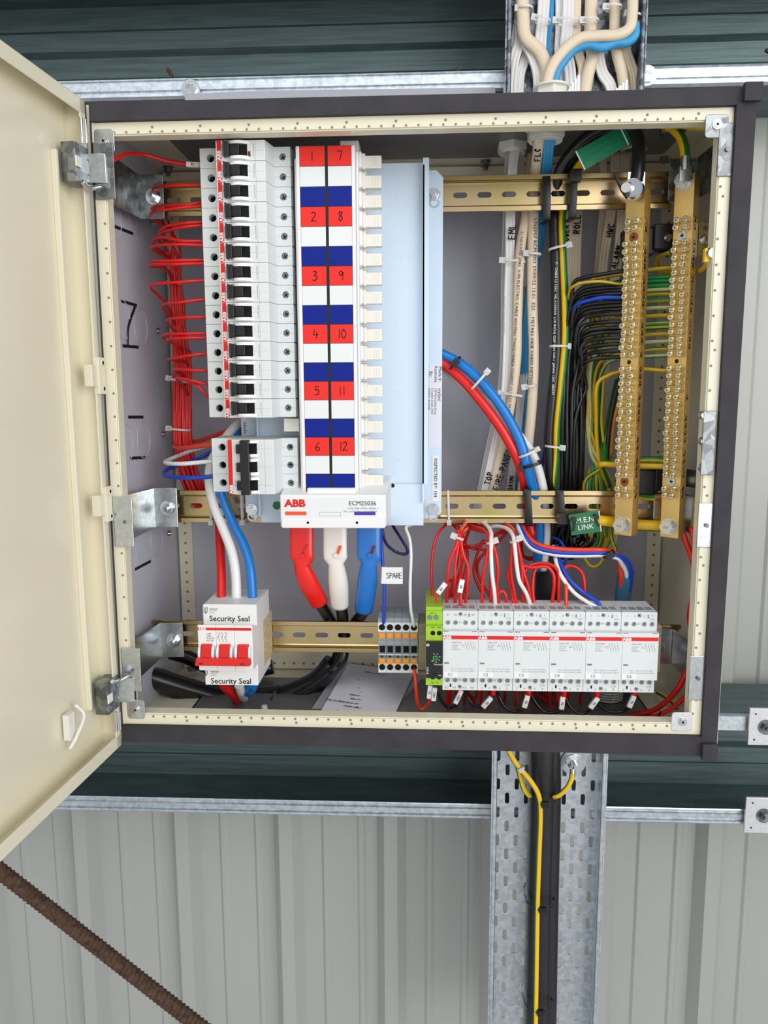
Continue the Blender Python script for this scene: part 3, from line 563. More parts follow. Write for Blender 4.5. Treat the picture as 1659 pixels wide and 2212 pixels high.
# ------------------------------------------------------------------ circuit breakers
def phil(m, c, r, depth, mt=dullz, rot=.5):   # recessed screw with a cross
    c = V(c); m.cyl(c + V((0, depth, 0)), c + V((0, depth + .001, 0)), r * .92, mt, n=16)
    for q in (0, 1):
        a = rot + q * math.pi / 2; m.obox(c + V((0, depth - .00005, 0)), (math.cos(a) * r * .65, 0, math.sin(a) * r * .65), (0, .0001, 0), (-math.sin(a) * r * .14, 0, math.cos(a) * r * .14), blackm)
BW, BH = 88.0, 18.05
def mcb_shell(mb, z0, z1, poles):
    X = V((1, 0, 0)); Z = V((0, 0, 1)); H = z1 - z0
    # nose prism and body behind the front faces
    mb.prism([(21.5, 12), (21.5, -21), (22.5, -22), (66.5, -22), (67.5, -21.3), (71.5, -3), (72, 0), (72, 12)], (0, 0, (z0 + .12) * MM), (MM, 0, 0), (0, MM, 0), (0, 0, (H - .24) * MM), grey)
    mb.box(0, BW, 12, 56, z0 + .1, z1 - .1, grey); mb.box(0, .4, 0, 12, z0 + .1, z1 - .1, grey); mb.box(BW - .4, BW, 0, 12, z0 + .1, z1 - .1, grey)
    for q in (z0 + .1, z1 - .5): mb.box(0, 21.5, 0.05, 12, q, q + .4, grey); mb.box(72, BW, .05, 12, q, q + .4, grey)
    ph = H / poles
    for k in range(poles):
        zc = z0 + (k + .5) * ph
        mb.cell(V((10.75, 0, zc)) * MM, X, Z, .0215, (ph - .2) * MM, 0, .0037, grey, blackm, 0.009)
        mb.cell(V((80, 0, zc)) * MM, X, Z, .016, (ph - .2) * MM, 0, .0034, grey, blackm, 0.0105)
        phil(mb, V((80, 0, zc)) * MM, .0034, .003, dullz, .5 + k)
        mb.box(14.6, 21.4, -.03, .02, zc - .08, zc + .08, inkg); mb.box(83.6, 88, -.03, .02, zc - .08, zc + .08, ink); mb.box(72, 76, -.03, .02, zc - .08, zc + .08, inkg)
        mb.box(27, 66.5, -22.03, -22, zc - .1, zc + .02, inkg); mb.box(58.5, 58.7, -22.03, -22, zc - ph / 2, zc + ph / 2, inkg)
        # hood arms around the toggle
        for q0, q1 in ((zc - ph * .44, zc - ph * .28), (zc + ph * .30, zc + ph * .45)):
            arc = [(33 + 20 * u, -22 - 4.2 * math.sin(math.pi * min(1, u * 1.05)) ** .7 if 0 < u < .96 else -21.8) for u in [i / 10 for i in range(11)]]
            mb.prism(arc, (0, 0, q0 * MM), (MM, 0, 0), (0, MM, 0), (0, 0, (q1 - q0) * MM), white)
        mb.box(34, 51, -22.1, -21.9, zc - ph * .30, zc + ph * .30, blackm)
def mcb(rating, window, first):
    t = bpy.data.objects.new('circuit_breaker', None); COL.objects.link(t)
    mb = MB(); mcb_shell(mb, 0, BH, 1); mb.build('housing', t, bevel=.0003)
    m1 = MB(); m1.box(21.8, 27, -22.25, -22, .2, BH - .2, white); m1.box(22.5, 26.6, -22.35, -22.2, .3, BH - .3, redm); m1.text('ABB', V((24.6, -22.45, 5.)) * MM, (0, 0, 1), (-1, 0, 0), .0046, wink, 'CENTER', .03, 1.05); m1.build('brand_stripe', t)
    m1 = MB(); m1.text(rating, V((30.2, -22.1, 12.2)) * MM, (0, 0, 1), (-1, 0, 0), .0042, ink if 0 else inkg, 'CENTER', .01); m1.text('SH 201' if not window else 'S 201', V((27.6, -22.1, 12.2)) * MM, (0, 0, 1), (-1, 0, 0), .0022, inkg); m1.text('6000', V((32.6, -22.1, 12.2)) * MM, (0, 0, 1), (-1, 0, 0), .0018, inkg)
    m1.text('1  /  2', V((30.2, -22.1, 4.5)) * MM, (0, 0, 1), (-1, 0, 0), .0026, inkg); m1.text('ON OFF 230/400', V((57, -22.1, 9)) * MM, (0, 0, 1), (-1, 0, 0), .0017, inkg)
    if window: m1.box(51.5, 54, -22.2, -22, 3.5, 8.2, maroon)
    m1.build('rating_print', t)
    m1 = MB(); m1.box(29.8, 35.4, -30, -22, 3.2, 15.4, black); m1.box(35, 44, -25.5, -21.8, 4.8, 13.6, black); m1.box(29.8, 31.2, -30.5, -23, 2.4, 16.2, black); m1.build('toggle', t, bevel=.0005)
    return t
ratings = ['C 6', 'C 6', 'C 6', 'C 10', 'C 10', 'C 10', 'C 10', 'C 16', 'C 16', 'C 16', 'C 16', 'C 16', 'C 16', 'C 20']
ratings[1] = 'C 6'
protos = {}
BX, BYf, BZT, BP = -204.5, 40., 276.6, 18.22
words = ['topmost breaker of the column, with a small dark red window', 'second breaker down the column, rated C 6 beside the R1 marker', 'third breaker down, last of those rated C 6', 'fourth breaker down, first of the C 10 ones', 'fifth breaker down the column, rated C 10', 'sixth breaker down the column, rated C 10', 'seventh breaker down, last of the C 10 ones', 'eighth breaker down, first of the C 16 ones', 'ninth breaker down the column, second rated C 16', 'tenth breaker down the column, third rated C 16', 'eleventh breaker down the column, fourth rated C 16', 'twelfth breaker down the column, fifth rated C 16', 'thirteenth breaker down, last of the C 16 ones', 'bottom breaker of the column of fourteen, rated C 20']
for i, rt in enumerate(ratings):
    key = (rt, i == 0)
    if key not in protos: protos[key] = t = mcb(rt, i == 0, True)
    else: t = copytree(protos[key])
    t.location = V((BX, BYf, BZT - (i + 1) * BP)) * MM; tag(t, 'light grey single pole ' + words[i], 'circuit breaker', 'column of single pole circuit breakers')
# three pole breaker
zt3, zb3 = at(456, 947, 42).z * 1000, at(462, 1062, 42).z * 1000; x3 = at(458, 1000, 42).x * 1000
t = empty('triple_pole_breaker', (0, 0, 0), 'light grey three pole breaker with linked black toggle bar and red stripe', 'circuit breaker')
H3 = zt3 - zb3; mb = MB(); mcb_shell(mb, 0, H3, 3); mb.build('housing', t, bevel=.0003)
m1 = MB(); m1.box(22.2, 26.2, -22.3, -22, .3, H3 - .3, redm); m1.text('ABB', V((24.4, -22.45, 5.)) * MM, (0, 0, 1), (-1, 0, 0), .0046, wink, 'CENTER', .03, 1.05); m1.build('brand_stripe', t)
m1 = MB(); m1.text('C 32', V((31, -22.1, 11)) * MM, (0, 0, 1), (-1, 0, 0), .0038, inkg); m1.text('SH 203', V((28.4, -22.1, 11)) * MM, (0, 0, 1), (-1, 0, 0), .0022, inkg)
for q in (20, 25, 30): m1.text('1 -x/- 2', V((32, -22.1, q)) * MM, (1, 0, 0), (0, 0, 1), .0022, inkg)
m1.build('rating_print', t)
m1 = MB(); m1.box(36, 45, -32, -23, .5, H3 - .3, black)
for k in range(3): m1.box(31, 37, -27, -22, H3 / 3 * (k + .5) - 4.6, H3 / 3 * (k + .5) + 4.6, black)
m1.build('toggle_bar', t, bevel=.0007); t.location = V((x3, 42, zb3)) * MM
# ------------------------------------------------------------------ contactors
def contactor(no):
    t = bpy.data.objects.new('contactor', None); COL.objects.link(t); Wd = 35.3; X = V((1, 0, 0)); Z = V((0, 0, 1)); mb = MB()
    mb.box(0, Wd, 6, 44, 0, 84, grey); mb.box(.3, Wd - .3, 44, 72, 14, 70, grey); mb.box(0, Wd, .02, 6, 14.5, 66, grey); mb.box(0, .4, .02, 6, 0, 84, grey); mb.box(Wd - .4, Wd, .02, 6, 0, 84, grey)
    mb.box(0, Wd, 0.02, 6, 0, .4, grey); mb.box(0, Wd, .02, 6, 83.6, 84, grey)
    mb.box(-.1, Wd + .1, -8, .1, 16, 65, grey)
    xs = (4.9, 12.6, 22.7, 30.4); xm = 17.5
    for zz, hole_z, up in ((75, 72.5, 1), (7.2, 11., -1)):
        z0, z1 = (66, 83.9) if up > 0 else (.1, 14.6)
        zsplit = 77 if up > 0 else 7
        hz0, hz1 = (66, zsplit) if up > 0 else (zsplit, 14.6); oz0, oz1 = (zsplit, 83.9) if up > 0 else (.1, zsplit)
        edges = [0, 8.7, 16.2, 19, 26.5, Wd] if 0 else None
        bx3 = [(0, 8.75, 4.9), (8.75, 16.4, 12.6), (18.9, 26.5, 22.7), (26.5, Wd, 30.4)]
        for u0, u1, cx in bx3:
            w2 = 2 * min(cx - u0, u1 - cx); mb.cell(V((cx, 0, (hz0 + hz1) / 2)) * MM, X, Z, w2 * MM, (hz1 - hz0) * MM, 0, .0025, grey, blackm, .008)
            if cx - w2 / 2 > u0 + .01: mb.quad(*[V((a, 0, b)) * MM for a, b in ((u0, hz0), (cx - w2 / 2, hz0), (cx - w2 / 2, hz1), (u0, hz1))], grey)
            if cx + w2 / 2 < u1 - .01: mb.quad(*[V((a, 0, b)) * MM for a, b in ((cx + w2 / 2, hz0), (u1, hz0), (u1, hz1), (cx + w2 / 2, hz1))], grey)
        mb.quad(*[V((a, 0, b)) * MM for a, b in ((16.4, hz0), (18.9, hz0), (18.9, hz1), (16.4, hz1))], grey)
        mb.cell(V((17.65, 0, (oz0 + oz1) / 2)) * MM, X, Z, Wd * MM, (oz1 - oz0) * MM, 0, .0023, grey, blackm, .004); phil(mb, V((17.65, 0, (oz0 + oz1) / 2)) * MM, .0024, .0012, bolt, .7)
    for k in range(4): mb.box(2 + k * 8.2, 8.5 + k * 8.2, 8, 20, 83.8, 84.15, dgrey)
    mb.build('housing', t, bevel=.0004)
    m1 = MB(); m1.box(0.2, Wd - .2, -8.15, -8, 56.6, 60.4, redm); m1.text('ABB', V((4.3, -8.3, 58.5)) * MM, X, Z, .0042, wink, 'CENTER', .03, 1.15); m1.build('brand_stripe', t)
    m1 = MB(); q = -8.1
    for s, cx, cz, sz in ((('ESB25-04N' if no == 1 else 'ESB25-40N'), 9, 53.3, 2.1), ('230-240 V', 9, 50.4, 1.8), ('AC/DC', 9, 48.3, 1.8), ('40-450 Hz', 9, 46.2, 1.8), ('AC-1 / AC-7a: 25 A /3~400 V', 8.5, 25.8, 1.9), ('AC-3 / AC-7b: 4 kW /3~400 V', 8.5, 23.4, 1.9)): m1.text(s, V((cx, q, cz)) * MM, X, Z, sz * MM, inkg, 'LEFT')
    for k in range(4): xx = 23.5 + k * 2.6; m1.obox(V((xx, q, 50)) * MM, (.0008, 0, -.0022), (0, .0001, 0), (.0001, 0, .0001), inkg); m1.obox(V((xx - .8, q, 53)) * MM, (0, 0, .0012), (0, .0001, 0), (.0001, 0, 0), inkg); m1.obox(V((xx + .8, q, 46.8)) * MM, (0, 0, .0012), (0, .0001, 0), (.0001, 0, 0), inkg)
    m1.box(19, 21.6, -8.12, -8.0, 49, 51, inkg); m1.box(19.3, 21.3, -8.15, -8.0, 49.3, 50.7, grey)
    up4 = ('R1', 'R3', 'R5', 'R7') if no == 1 else ('1', '3', '5', '7'); dn = ('R2', 'R4', 'R6', 'R8') if no == 1 else ('2', '4', '6', '8')
    for s, xx in zip(up4, (5.5, 13, 22.8, 30.5)): m1.text(s, V((xx, -.1, 79.8)) * MM, X, Z, .0032, inkg)
    for s, xx in zip(dn, (4.5, 12.2, 22.6, 30.3)): m1.text(s, V((xx, -.1, 2.8)) * MM, X, Z, .0032, inkg)
    if no > 1: m1.text('(13)', V((30.5, -.1, 76.6)) * MM, X, Z, .0028, inkg); m1.text('(14)', V((30.3, -.1, 6.3)) * MM, X, Z, .0028, inkg)
    m1.text('A1', V((17.6, -.1, 72)) * MM, X, Z, .003, inkg); m1.text('A2', V((17.6, -.1, 11)) * MM, X, Z, .003, inkg)
    m1.box(25.6, 27.4, -.1, .1, 77.5, 81.4, dgrey); m1.box(7.3, 9, -.1, .1, 3.4, 6.8, ink)
    m1.box(.8, 5.5, -8.1, -7.9, 64.4, 64.9, ink) ; m1.box(29, 34, -8.1, -7.9, 64.4, 64.9, ink)
    m1.text('AC 230 V 50/60', V((17.6, 12, 84.2)) * MM, X, V((0, 1, 0)), .0028, ink, 'CENTER', 0, .9)
    m1.build('rating_print', t)
    m1 = MB(); m1.box(1.6, 6.2, -8.35, -8, 31, 32.4, gnyl); m1.build('indicator', t)
    m1 = MB(); m1.box(.3, 15, -8.4, -8, 17.2, 22.6, white); m1.text('C%d' % no, V((7.6, -8.5, 19.9)) * MM, X, Z, .0042, ink); m1.build('number_sticker', t)
    return t
cx0 = at(957, 1372, 22).x * 1000; cx6 = at(1424, 1380, 22).x * 1000; cp = (cx6 - cx0) / 6
for i in range(6): t = contactor(i + 1); t.location = V((cx0 + i * cp, 30, -257.3)) * MM; tag(t, 'light grey contactor with the white sticker C%d on the bottom rail' % (i + 1), 'contactor', 'row of contactors')
# timer relay
tx0 = at(920, 1372, 22).x * 1000; tw = cx0 - tx0 - .3
t = empty('timer_relay', V((tx0, 30, -255)) * MM, 'slim lime green and black timer relay left of the C1 contactor', 'timer relay')
mb = MB(); mb.box(tx0, tx0 + tw, 32, 100, -174, -170, lime); mb.box(tx0, tx0 + tw, 34, 100, -250, -172, lime); mb.box(tx0, tx0 + tw, 24, 36, -203, -188, lime); mb.box(tx0, tx0 + tw, 30, 36, -188, -174, lime); mb.box(tx0, tx0 + tw, 24, 60, -250, -241, lime)
for u in (7, 13.5): mb.cyl(V((tx0 + u, 23.8, -195)) * MM, V((tx0 + u, 24.2, -195)) * MM, .0024, blackm); mb.cyl(V((tx0 + u - 3, 29.4, -180.5)) * MM, V((tx0 + u - 3, 30.2, -180.5)) * MM, .0026, dullz); mb.box(tx0 + u - 1.8, tx0 + u + 1.8, 23.8, 24, -189.5, -188.9, blackm); mb.cyl(V((tx0 + u, 23.8, -242)) * MM, V((tx0 + u, 24.2, -242)) * MM, .002, blackm)
mb.text('18   N', V((tx0 + 9, 23.8, -247.5)) * MM, (1, 0, 0), (0, 0, 1), .003, green2); mb.text('18  L', V((tx0 + 7, 29.8, -176)) * MM, (1, 0, 0), (0, 0, 1), .003, green2)
mb.build('housing', t, bevel=.0004)
mb = MB(); mb.box(tx0 + .2, tx0 + tw - .2, 20, 34, -241, -203, black)
mb.text('Time [min]', V((tx0 + 12.3, 19.9, -226.5)) * MM, (1, 0, 0), (0, 0, 1), .002, wink); mb.text('E1ZNT', V((tx0 + 1.8, 19.9, -233)) * MM, (0, 0, 1), (-1, 0, 0), .0026, wink); mb.text('Test', V((tx0 + 14, 19.9, -238)) * MM, (1, 0, 0), (0, 0, 1), .0018, wink)
for k, s in enumerate(('10', '20', '60', '90', '120', '180')): a = math.radians(110 - k * 48); mb.text(s, V((tx0 + 9.5 + 4.4 * math.cos(a), 19.9, -219.5 + 4.4 * math.sin(a))) * MM, (1, 0, 0), (0, 0, 1), .0016, wink)
mb.text('tb', V((tx0 + 2, 19.9, -206)) * MM, (1, 0, 0), (0, 0, 1), .004, wink, 'CENTER', .02); mb.build('front_plate', t, bevel=.0003)
mb = MB(); c = V((tx0 + 9.5, 20, -219.5)) * MM; mb.cyl(c, c + NEG * .001, .0024, mat('bright_green', (60, 214, 60), .4), n=16); phil(mb, c + NEG * .0012, .002, 0, green2, .3); mb.build('dial', t)
mb = MB(); c = V((tx0 + 9, 20, -238)) * MM; mb.cyl(c, c + NEG * .0015, .002, black, n=14); mb.build('test_button', t)
# terminal blocks
bxs = at(817, 1400, 62).x * 1000; bw = (at(903, 1400, 62).x * 1000 - bxs) / 5; zt4, zb4 = at(850, 1344, 62).z * 1000, at(850, 1453, 62).z * 1000
def tblock():
    t = bpy.data.objects.new('terminal_block', None); COL.objects.link(t); H = zt4 - zb4; mb = MB(); w = bw - .25; k = H / 109.
    X = V((1, 0, 0)); Z = V((0, 0, 1))
    mb.prism([(0, 0), (0, 32 * k), (6, 34 * k), (6, 56 * k), (0, 59 * k), (0, 109 * k), (3, 116 * k), (14, 121 * k), (40, 121 * k), (40, 0)], (0, 0, 0), (0, MM, 0), (0, 0, MM), (w * MM, 0, 0), dgrey)
    for zc in (12 * k, 98 * k): mb.cyl(V((w / 2, -.2, zc)) * MM, V((w / 2, .2, zc)) * MM, .0037, blackm, n=16); mb.cyl(V((w / 2, -.35, zc)) * MM, V((w / 2, .1, zc)) * MM, .0032, blackm, n=16)
    mb.box(.0, w, -.3, 0, 0, 21 * k, grey); mb.box(0, w, -.3, 0, 38 * k, 54 * k if 0 else 40 * k, grey); mb.box(0, w, -.3, 0, 88 * k, 108 * k, grey)
    mb.box(1.2, w - 1.2, 5.5, 6.2, 40 * k, 54 * k, blackm); mb.cyl(V((w / 2, -.2, 35 * k)) * MM, V((w / 2, .3, 35 * k)) * MM, .0011, blackm, n=10); mb.box(0, w, -.1, .1, 69 * k, 70 * k, inkg)
    mb.cyl(V((w / 2, -.4, 12 * k)) * MM, V((w / 2, -.2, 12 * k)) * MM, .0034, blackm, n=16); mb.cyl(V((w / 2, -.4, 98 * k)) * MM, V((w / 2, -.2, 98 * k)) * MM, .0034, blackm, n=16)
    mb.build('housing', t, bevel=.0002)
    for zc in (24.5 * k, 80 * k): m1 = MB(); m1.box(1, w - 1, -1.2, 1, zc - 5.2 * k, zc + 5.8 * k, orl); m1.box(1.6, w - 1.6, -1.5, -1, zc - .5, zc + .5, orl); m1.build('release_lever', t, bevel=.0003)
    return t
tb = tblock(); wd = ['leftmost grey terminal block holding the blue spare wire', 'second grey terminal block from the left, empty', 'middle grey terminal block of the five, empty', 'fourth grey terminal block from the left, empty', 'rightmost grey terminal block holding the white and orange wires']
for i in range(5): t = tb if i == 0 else copytree(tb); t.location = V((bxs + i * bw, 62, zb4)) * MM; tag(t, wd[i], 'terminal block', 'row of five terminal blocks')
def endstop(px0, px1, y0, y1, Y, label, m=beige):
    a, b = at(px0, y0, Y) * 1000, at(px1, y1, Y) * 1000; mb = MB(); mb.box(a.x, b.x, Y, 104, b.z, a.z, m); H = a.z - b.z
    for k in range(4): mb.box(a.x - .2, b.x - 1.5, Y - .6, Y + .5, a.z - 3 - k * 2.6, a.z - 1.8 - k * 2.6, creamd if 0 else m); mb.box(a.x + .5, b.x + .03, Y - .1, Y + .3, a.z - 4.2 - k * 2.6, a.z - 3.4 - k * 2.6, creamd)
    for k in range(3): mb.box(a.x - .2, b.x - 1.5, Y - .6, Y + .5, b.z + 2 + k * 2.6, b.z + 3.2 + k * 2.6, m)
    for k in range(8):
        zc = b.z + H * (k + .7) / 8.5; mb.ring(V((b.x, Y + 9 + 13 * (k % 2), zc)) * MM, (1, 0, 0), .0022, .003, .0006, m, n=12); mb.box(b.x - .2, b.x + .8, Y + 3, 95, zc - .4, zc + .4, m)
    return tag(mb.build('end_stop', origin=(a + b) * MM / 2, bevel=.0003), label, 'end stop', 'rail end stops')
endstop(427, 437, 1350, 1448, 56, 'beige end stop clamped at the left of the main switch'); endstop(555, 571, 1342, 1440, 56, 'beige end stop clamped at the right of the main switch')
endstop(904, 920, 1348, 1446, 62, 'drab end stop between the terminal blocks and the timer', mat('drab_plastic', (150, 140, 112), .5)); endstop(1410, 1425, 1352, 1452, 62, 'beige end stop at the right of the C6 contactor')
# main switch
mx0, mx1 = at(441, 1400, 25).x * 1000, at(556, 1400, 25).x * 1000; mzt, mzb = at(500, 1307, 25).z * 1000, at(500, 1480, 25).z * 1000; nz1, nz0 = at(490, 1350, 4).z * 1000, at(490, 1449, 4).z * 1000
t = empty('main_switch', V((mx0, 25, mzb)) * MM, 'white three pole main switch with linked red toggles and seal stickers', 'main switch')
mb = MB(); pw = (mx1 - mx0) / 3
for k in range(3): mb.box(mx0 + k * pw + .1, mx0 + (k + 1) * pw - .1, 25, 92, mzb, mzt, white); mb.hexa([V(p) * MM for p in ((mx0 + k * pw + .08, 4, nz0), (mx0 + (k + 1) * pw - .08, 4, nz0), (mx0 + (k + 1) * pw - .08, 26, nz0), (mx0 + k * pw + .08, 26, nz0), (mx0 + k * pw + .08, 4, nz1), (mx0 + (k + 1) * pw - .08, 4, nz1), (mx0 + (k + 1) * pw - .08, 26, nz1 - 7), (mx0 + k * pw + .08, 26, nz1 - 7))], white)
mb.build('housing', t, bevel=.0007)
mb = MB(); mb.box(mx0 + .3, mx1 - 1, 3.7, 4, nz1 - 5.6, nz1 - 3, redm); mb.text('ABB', V((mx0 + 5, 3.5, nz1 - 4.3)) * MM, (1, 0, 0), (0, 0, 1), .0036, wink, 'CENTER', .03, 1.2); mb.build('brand_stripe', t)
mb = MB()
for i, s in enumerate(('E 203', '100A', '415V AC', 'AC-22A')): mb.text(s, V((mx0 + 9, 3.8, nz1 - 9 - 2.4 * i)) * MM, (1, 0, 0), (0, 0, 1), .0022, ink, 'LEFT')
for k in range(3): xx = mx0 + 21 + k * 3.6; mb.obox(V((xx, 3.8, nz1 - 12.5)) * MM, (.0009, 0, .002), (0, .0001, 0), (.00015, 0, -.0001), ink); mb.obox(V((xx + .9, 3.8, nz1 - 8.8)) * MM, (0, 0, .0012), (0, .0001, 0), (.00015, 0, 0), ink); mb.obox(V((xx + .9, 3.8, nz1 - 16)) * MM, (0, 0, .0015), (0, .0001, 0), (.00015, 0, 0), ink); mb.text(str(1 + 2 * k), V((xx - .5, 3.8, nz1 - 8.5)) * MM, (1, 0, 0), (0, 0, 1), .002, ink)
mb.build('rating_print', t)
for k in range(3):
    m1 = MB(); u = mx0 + k * pw; 
    for q in (u + 1.2, u + pw - 3.6): m1.prism([(0, 0), (-4, -2), (-6.5, -8), (-6, -14), (0, -16)], V((q, 4, nz1 - 20)) * MM, (0, MM, 0), (0, 0, MM), (.0022, 0, 0), white)
    m1.box(u + 3.4, u + pw - 3.4, 3.7, 4, nz1 - 37, nz1 - 20, blackm); m1.build('toggle_hood', t, bevel=.0005)
    m1 = MB(); m1.hexa([V(p) * MM for p in ((u + 4, -3, nz0 + 12), (u + pw - 3.8, -3, nz0 + 12), (u + pw - 3.8, 5, nz0 + 12), (u + 4, 5, nz0 + 12), (u + 4, 1.5, nz0 + 28), (u + pw - 3.8, 1.5, nz0 + 28), (u + pw - 3.8, 5, nz0 + 28), (u + 4, 5, nz0 + 28))], redt); m1.build('toggle', t, bevel=.0006)
m1 = MB(); m1.hexa([V(p) * MM for p in ((mx0 - .5, -8, nz0 + 9), (mx1 - 1, -8, nz0 + 9), (mx1 - 1, 0, nz0 + 9), (mx0 - .5, 0, nz0 + 9), (mx0 + .5, -6, nz0 + 16), (mx1 - 1.5, -6, nz0 + 16), (mx1 - 1.5, 0, nz0 + 16), (mx0 + .5, 0, nz0 + 16))], redt)
for q in (5, mx1 - mx0 - 9): m1.box(mx0 + q - 1.5, mx0 + q + 2.5, -8.1, -7.5, nz0 + 10.5, nz0 + 12, maroon)
m1.build('toggle_link_bar', t, bevel=.0007)
for (y0, y1, k) in ((1305, 1350, 0), (1450, 1480, 1)):
    m1 = MB(); a, b = at(440 if k == 0 else 443, y0 if k == 0 else y0 - 6, 24.5) * 1000, at(555, y1, 24.5) * 1000; m1.box(a.x, b.x + .2, 24.4, 24.9, b.z - .1, a.z, white)
    yy = 1336 if k == 0 else 1471; m1.ptext('Security Seal', 496 if k == 0 else 499, yy, 24.2, 0, 12, ink, 'CENTER', .012, 1.0)
    m1.ptext('vector', 452 if k == 0 else 455, yy - 21, 24.2, 0, 5, ink, 'LEFT'); m1.ptext('electrical', 452 if k == 0 else 455, yy - 16.5, 24.2, 0, 2.6, inkg, 'LEFT'); m1.ptext('services', 452 if k == 0 else 455, yy - 12.5, 24.2, 0, 2.6, inkg, 'LEFT')
    c = at(445, yy - 18, 24.2); m1.sweep(cr([c + V(p) * MM for p in ((-1.5, 0, 3.4), (-2, 0, -1), (0, 0, -3.4), (1.4, 0, 0), (1, 0, 3.2), (-.4, 0, 1), (-.6, 0, -3.4))], 4), [(.00025, 0), (0, .00025), (-.00025, 0), (0, -.00025)], ink)
    m1.build('seal_sticker', t)
# ------------------------------------------------------------------ brass link bars
zsl0, zsl1 = 482.5, 1073.
def linkbar(pxc0, ytop, pxc1, ybot, Yc, label, rows0, rows1, boltpx, flat_top):
    ang = math.radians(43); nf = V((-math.sin(ang), -math.cos(ang), 0)); u = V((math.cos(ang), -math.sin(ang), 0)); w, d = .0195, .0125
    a, b = at(pxc0, ytop, Yc), at(pxc1, ybot, Yc); b = V((b.x, b.y, b.z)); t = empty('brass_link_bar', b, label, 'link bar', 'brass terminal link bars')
    ax = (a - b); axn = ax.normalized(); c0 = (a + b) / 2 - nf * (d / 2)
    mb = MB(); mb.obox(c0, u * (w / 2), nf * (d / 2), ax / 2, brass)
    ya, yb = rows0, rows1; slots = [k for k in range(39) if k not in (2, 19, 36)]
    A, B = at(pxc0, ya, Yc), at(pxc1, yb, Yc)
    def pos(k): f = k / 38; z = A.z + (B.z - A.z) * f; s = (z - b.z) / (a.z - b.z); return b + ax * s
    for k in slots:
        p = pos(k) + u * (w / 2) - nf * (d * .42); mb.ring(p, u, .0026, .0032, .0003, screwm, n=16); mb.cyl(p, p + u * .0002, .0026, random.choice((brassd, brassd, shrinkb, brass)), n=14); mb.cyl(p + u * .0002 + axn * .0005, p + u * .0003 + axn * .0005, .0012, screwm, n=8)
    for k in (2, 36): p = pos(k); mb.cyl(p + nf * .0001, p + nf * .0009, .0045, zinc if flat_top else shrinkb, n=18); mb.obox(p + nf * .001, u * .002, nf * .0001, axn * .0005, blackm); mb.obox(p + nf * .001, axn * .002, nf * .0001, u * .0005, blackm)
    p = pos(19); mb.ring(p, nf, .0022, .0046, .0004, brass, n=18); mb.cyl(p, p + nf * .0002, .0022, brassd, n=14)
    mb.build('bar', t, bevel=.0005)
    def screw(p, h):
        m1 = MB(); m1.cyl(V((0, 0, 0)), nf * h, .0021, screwm, n=10); m1.cyl(nf * (h - .0016), nf * h, .0031, screwm, n=14); m1.cyl(nf * h, nf * (h + .0006), .0031, screwm, n=14, r1=.0024)
        for q in (u, axn): qq = q; o2 = u if q is axn else axn; m1.obox(nf * (h + .00062), qq * .0018, nf * .00006, o2 * .00032, dullz)
        o = m1.build('terminal_screw'); o.parent = t; return o
    pr = {}
    for k in slots:
        for s in (-1, 1):
            h = random.choice((.0055, .0055, .007, .009)); p = pos(k) + u * (s * w * .235)
            if h not in pr: o = pr[h] = screw(p, h)
            else: o = pr[h].copy(); COL.objects.link(o)
            o.location = p - b
    for px, py in boltpx:
        m1 = MB(); p = at(px, py, Yc); q = b + ax * ((p.z - b.z) / (a.z - b.z)) ; m1.cyl(q, q + nf * .0018, .0085, bolt, n=24); m1.hexnut(q + nf * .0018, nf, .0076, .006, bolt); m1.cyl(q + nf * .0078, q + nf * .0084, .006, bolt, n=16); m1.text('8.8', q + nf * .0085, u, (0, 0, 1), .004, dullz); m1.build('end_bolt', t)
    return t, b, ax, nf, u
LB = linkbar(1374, 384, 1345, 1156, 68, 'left brass terminal bar fed by the black neutral wires', 480, 1070, [(1338, 1134)], False)
RB = linkbar(1480, 376, 1445, 1161, 68, 'right brass terminal bar fed by the green and yellow earth wires', 476, 1070, [(1480, 392), (1438, 1137)], True)
# insulators and their brackets
for (y0, y1, lb) in ((486, 548, 'black bar insulator behind the upper part of the brass bars'), (1010, 1068, 'black bar insulator behind the lower part of the brass bars')):
    t = empty('bar_insulator', at(1420, y1, 100), lb, 'insulator', 'black bar insulators'); a, b = at(1352, y0, 95) * 1000, at(1470, y1, 95) * 1000
    m1 = MB(); m1.box(a.x, b.x - 25, 95, 118, b.z, a.z - 3, black); m1.box(b.x - 28, b.x, 90, 112, b.z + 4, a.z, black); c = V((b.x - 14, 90, (a.z + b.z) / 2 + 1)) * MM; m1.cyl(c, c + NEG * .002, .0045, bolt, n=14, r1=.003); m1.build('insulator_block', t, bevel=.001)
    m1 = MB(); a, b = at(1478, y0 + 2, 88) * 1000, at(1542, y1 - 5, 40) * 1000; m1.hexa([V(p) * MM for p in ((a.x, 88, b.z), (XR - 2, 30, b.z), (XR - 2, 32, b.z), (a.x, 90, b.z), (a.x, 88, a.z), (XR - 2, 30, a.z), (XR - 2, 32, a.z), (a.x, 90, a.z))], zinc); m1.build('support_bracket', t, bevel=.0005)
    m1 = MB(); c = at(1522, (y0 + y1) / 2, 25); m1.cyl(c, c + NEG * .003, .0045, bolt, n=14, r1=.0028); m1.build('bracket_screw', t)
